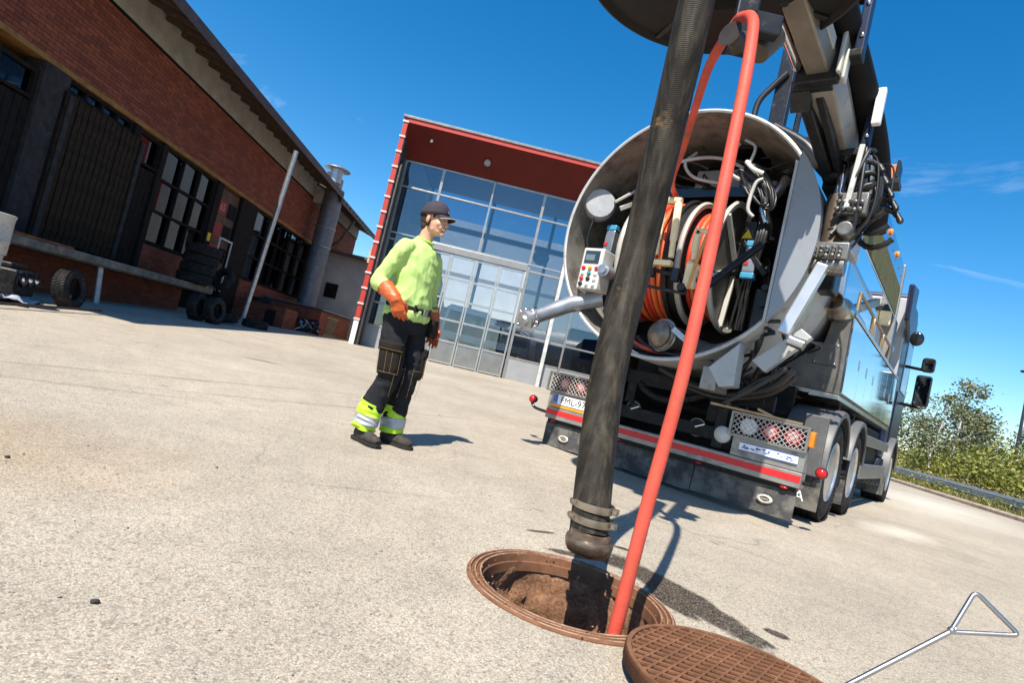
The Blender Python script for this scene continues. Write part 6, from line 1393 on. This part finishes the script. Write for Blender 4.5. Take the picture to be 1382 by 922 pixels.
P(MB().box(.6, 1.1, 1.2, 3.8, 2.1, 2.75), 'pump_housing', CHRO, bevel=.05)
# ---- cab
cb2 = P(MB().prism([(6.05, .75), (8.25, .75), (8.35, 1.2), (8.30, 2.3), (7.95, 3.45), (7.6, 3.62), (6.05, 3.55)], lambda y, z: (-1.22, y, z), lambda y, z: (1.22, y, z)), 'cab', CABB, bevel=.06)
P(MB().prism([(6.0, 2.75), (5.35, 2.95), (5.2, 3.5), (6.0, 3.62)], lambda y, z: (1.23, y, z), lambda y, z: (1.31, y, z)), 'wind_deflector', CABB, cb2, bevel=.03)
P(MB().box(1.221, 1.235, 6.9, 7.9, 2.0, 2.9), 'side_window', VGL, cb2)
P(MB().box(1.222, 1.24, 6.6, 7.95, 1.0, 1.95), 'door', CABB, cb2, bevel=.02)
mr = P(MB().box(1.42, 1.66, 7.0, 7.12, 1.78, 2.34), 'mirror', SHINYB, bevel=.045); P(MB().box(1.445, 1.635, 6.985, 6.999, 1.82, 2.30), 'mirror_glass', mat('dark_mirror', (.25, .30, .34), .03, 1), mr)
m2 = P(MB().box(1.46, 1.66, 7.0, 7.12, 2.40, 2.66), 'mirror', SHINYB, bevel=.05); P(MB().box(1.485, 1.635, 6.985, 6.999, 2.43, 2.63), 'mirror_glass', bpy.data.materials['dark_mirror'], m2)
for z, par in ((1.80, mr), (2.48, m2)): P(MB().tube([(1.2, 7.2, z), (1.5, 7.08, z-.04)], .028, 8), 'mirror_arm', SHINYB, par, smooth=50)
P(MB().sphere((1.33, 6.9, 2.95), (.11, .035, .13), 16, 10), 'round_mirror', SHINYB, smooth=60)
P(MB().box(-1.2, 1.2, 6.02, 8.2, .55, .74), 'cab_skirt', FEN, bevel=.03)
P(MB().box(-1.15, 1.225, 5.97, 6.035, 1.25, 3.45), 'cab_rear_panel', GREYT, cb2, bevel=.02); P(MB().cyl((1.02, 5.965, 2.55), (1.02, 5.93, 2.55), .11, n=20), 'round_lamp', WHL, smooth=40); P(MB().tube(smoothpath([(.75, 5.95, 2.85), (.78, 5.85, 2.75), (.92, 5.85, 2.73), (.98, 5.95, 2.86)], 6), .03, 8), 'air_line', GREYL, smooth=60); P(MB().box(.72, .95, 5.75, 5.97, 2.95, 3.2), 'beige_lamp', CREAM, bevel=.015)
# ================================================================== hose drum on the boom
hd = tag(empty('hose_drum', (.73, 3.40, 3.44)), 'wide black round hose drum overhead on the boom, seen from below', 'hose drum')
MB().lathe([(0, .0), (.26, -.0), (.28, -.05), (.48, -.03), (.80, .02), (.835, -.012), (.86, .0), (.86, .07), (.835, .075), (.81, .05), (.78, .30), (0, .34)], n=80).build('drum_shell', mat('drum_black', (.012, .0115, .011), .6, .1, .35, 3, .06, 50, ((.035, .03, .026), 4, .58, .6)), hd, smooth=35)
for k in range(8):
    a = 2*math.pi*(k+.3)/8; MB().beam((.3*math.cos(a), .3*math.sin(a), -.035), (.80*math.cos(a), .80*math.sin(a), .005), .035, .02).build('drum_rib', BLKM, hd, bevel=.004)
# ================================================================== suction hose
def hosemat():
    mt, t, b = nodes('ribbed_black_hose'); c0 = t.nodes.new('ShaderNodeTexCoord'); n = texn(t, 9, 9, .7); n2 = texn(t, 3.2, 8, .75); n3 = texn(t, 40, 4, .6)
    mp = t.nodes.new('ShaderNodeMapping'); sock(mp, 'Scale', (30, 30, 2.2)); t.links.new(c0.outputs['Object'], mp.inputs[0]); ns = texn(t, 1, 6, .6, mp.outputs[0])
    c = ramp(t, n.outputs['Fac'], [(.3, (.009, .0075, .006)), (.55, (.022, .018, .013)), (.75, (.046, .037, .025))])
    c = mixc(t, ramp(t, ns.outputs['Fac'], [(.45, (0, 0, 0)), (.7, (.6, .6, .6))]), c, (.095, .080, .055))
    f = ramp(t, n2.outputs['Fac'], [(.60, (0, 0, 0)), (.70, (.85, .85, .85))]); f = mixc(t, 1.0, f, ramp(t, n3.outputs['Fac'], [(.4, (.2, .2, .2)), (.6, (1, 1, 1))]), 'MULTIPLY'); c = mixc(t, f, c, (.33, .20, .075))
    t.links.new(c, b.inputs['Base Color']); sock(b, 'Roughness', .62)
    wv = add(t, 'ShaderNodeTexWave', bands_direction='Z', Scale=42.0, Distortion=.8); t.links.new(c0.outputs['Object'], wv.inputs['Vector'])
    c2 = mixc(t, 1.0, c, ramp(t, wv.outputs['Fac'], [(.0, (.72, .72, .72)), (.35, (1, 1, 1))]), 'MULTIPLY'); t.links.new(c2, b.inputs['Base Color']); sock(b, 'Specular IOR Level', .2)
    ad = add(t, 'ShaderNodeMath', operation='MULTIPLY_ADD'); sock(ad, 1, .35); t.links.new(n3.outputs['Fac'], ad.inputs[0]); t.links.new(wv.outputs['Fac'], ad.inputs[2])
    bp = add(t, 'ShaderNodeBump', Strength=.4, Distance=.002); t.links.new(ad.outputs[0], bp.inputs['Height']); t.links.new(bp.outputs[0], b.inputs['Normal']); return mt
sh = tag(empty('suction_hose', (.45, 2.24, .14)), 'thick black ribbed suction hose hanging straight down over the open manhole', 'hose')
pth = [Vector(q)-Vector((.45, 2.24, .14)) for q in ((.462, 2.225, .14), (.430, 2.42, .78), (.455, 2.52, 1.39), (.448, 2.45, 1.92), (.43, 2.34, 2.46), (.40, 2.26, 3.6))]
sm_ = smoothpath(pth, 84); rr = []; zz = 0
pr_ = []
for i, p in enumerate(sm_): rr.append(.0755+.0008*noise.noise(Vector((0, 0, p.z*6))))
hz = MB().tube([p for p in sm_ if p.z > .06], [r for p, r in zip(sm_, rr) if p.z > .06], 40).build('hose', hosemat(), sh, smooth=80)
P0 = Vector((.012, -.015, 0))
ER = mat('worn_ring_metal', (.24, .19, .15), .34, .85, .35, 14, .12, 80, ((.085, .045, .026), 10, .53, .8))
MB().lathe([(.068, .085), (.078, .082), (.079, .060), (.090, .056), (.093, .048), (.0925, .038), (.088, .018), (.078, .002), (.070, -.002), (.064, .004), (.064, .08)], P0, n=48, closed=True).build('end_ring', ER, sh, smooth=35)
CLM = mat('hose_clamp_steel', (.34, .29, .23), .36, .8, .25, 12, .08, 80, ((.12, .06, .03), 14, .56, .7))
for z, e in ((.172, 0), (.122, .3)):
    k_ = MB().lathe([(.0765, -.014), (.0805, -.014), (.0815, 0), (.0805, .014), (.0765, .014)], P0+Vector((-.008*(z-.1)/.5-.001, .3*(z-.03), z)), n=48, closed=True).build('hose_clamp', CLM, sh, smooth=35)
    for a0 in (rad(-28), rad(185)):
        c = P0+Vector((.086*math.cos(a0), .086*math.sin(a0)+.3*(z-.03), z)); tg = Vector((-math.sin(a0), math.cos(a0), 0)); nn_ = Vector((math.cos(a0), math.sin(a0), 0))
        MB().obox(c+tg*.012, tg*.004, nn_*.010, (0, 0, .011)).obox(c-tg*.012, tg*.004, nn_*.010, (0, 0, .011)).cyl(c-tg*.024+nn_*.004, c+tg*.024+nn_*.004, .0038, n=8).cyl(c-tg*.026+nn_*.004, c-tg*.019+nn_*.004, .0075, n=6).build('clamp_bolt', CLM, k_, smooth=35)
# ================================================================== red flushing hose
rh = tag(empty('flushing_hose', (0, 0, 0)), 'long bright red flushing hose running from the overhead roller down into the manhole', 'hose')
RHM = mat('faded_red_hose', (.56, .078, .050), .55, 0, .22, 4, .2, 90, ((.26, .10, .05), 5, .57, .75))
fp = smoothpath([(.545, 2.02, -.55), (.556, 1.965, -.05), (.575, 1.97, .4), (.61, 2.0, .97), (.645, 2.14, 1.92), (.665, 2.25, 2.30), (.668, 2.33, 2.43), (.655, 2.42, 2.485)], 14)
MB().tube(fp, .0236, 20).build('hose', RHM, rh, smooth=80)
T0 = Matrix.Translation((1.59, 5.57, 0)) @ Matrix.Rotation(-YT, 4, 'Z')
top = [Vector((.62, 2.40, 2.565)), Vector((.57, 2.50, 2.55))]; re = [T0 @ Vector((-.28, -.1, 2.80)), T0 @ Vector((-.28, .12, 2.79))]
MB().tube(smoothpath([(.657, 2.41, 2.483), (.652, 2.50, 2.505), (.652, 2.8, 2.488), (.74, 3.3, 2.537), (.873, 4.0, 2.577), (1.02, 4.8, 2.63)]+[tuple(x) for x in re], 8), .0236, 16).build('hose_return', RHM, rh, smooth=80)
mb = MB()
gh = tag(empty('hose_roller', (.655, 2.47, 2.42)), 'worn roller bracket under the hose drum that carries the red hose', 'roller')
MB().lathe([(.055, -.04), (.04, -.02), (.036, 0), (.04, .02), (.055, .04)], ax=(.3, .25, 0), n=24).build('roller', mat('worn_roller', (.05, .04, .034), .5, .3, .3, 10), gh, smooth=50)
MB().box(.0, .10, .06, .10, -.02, 1.0).box(.08, .22, .06, .12, .10, .2).build('bracket', BLKM, gh, bevel=.008)
MB().lathe([(.02, -.08), (.06, -.07), (.085, .05), (.04, .08)], (.20, .22, .16), (.4, .1, 1), 20).build('cone_guide', mat('cone_brown', (.085, .065, .048), .5, .2, .3, 8), gh, smooth=50)
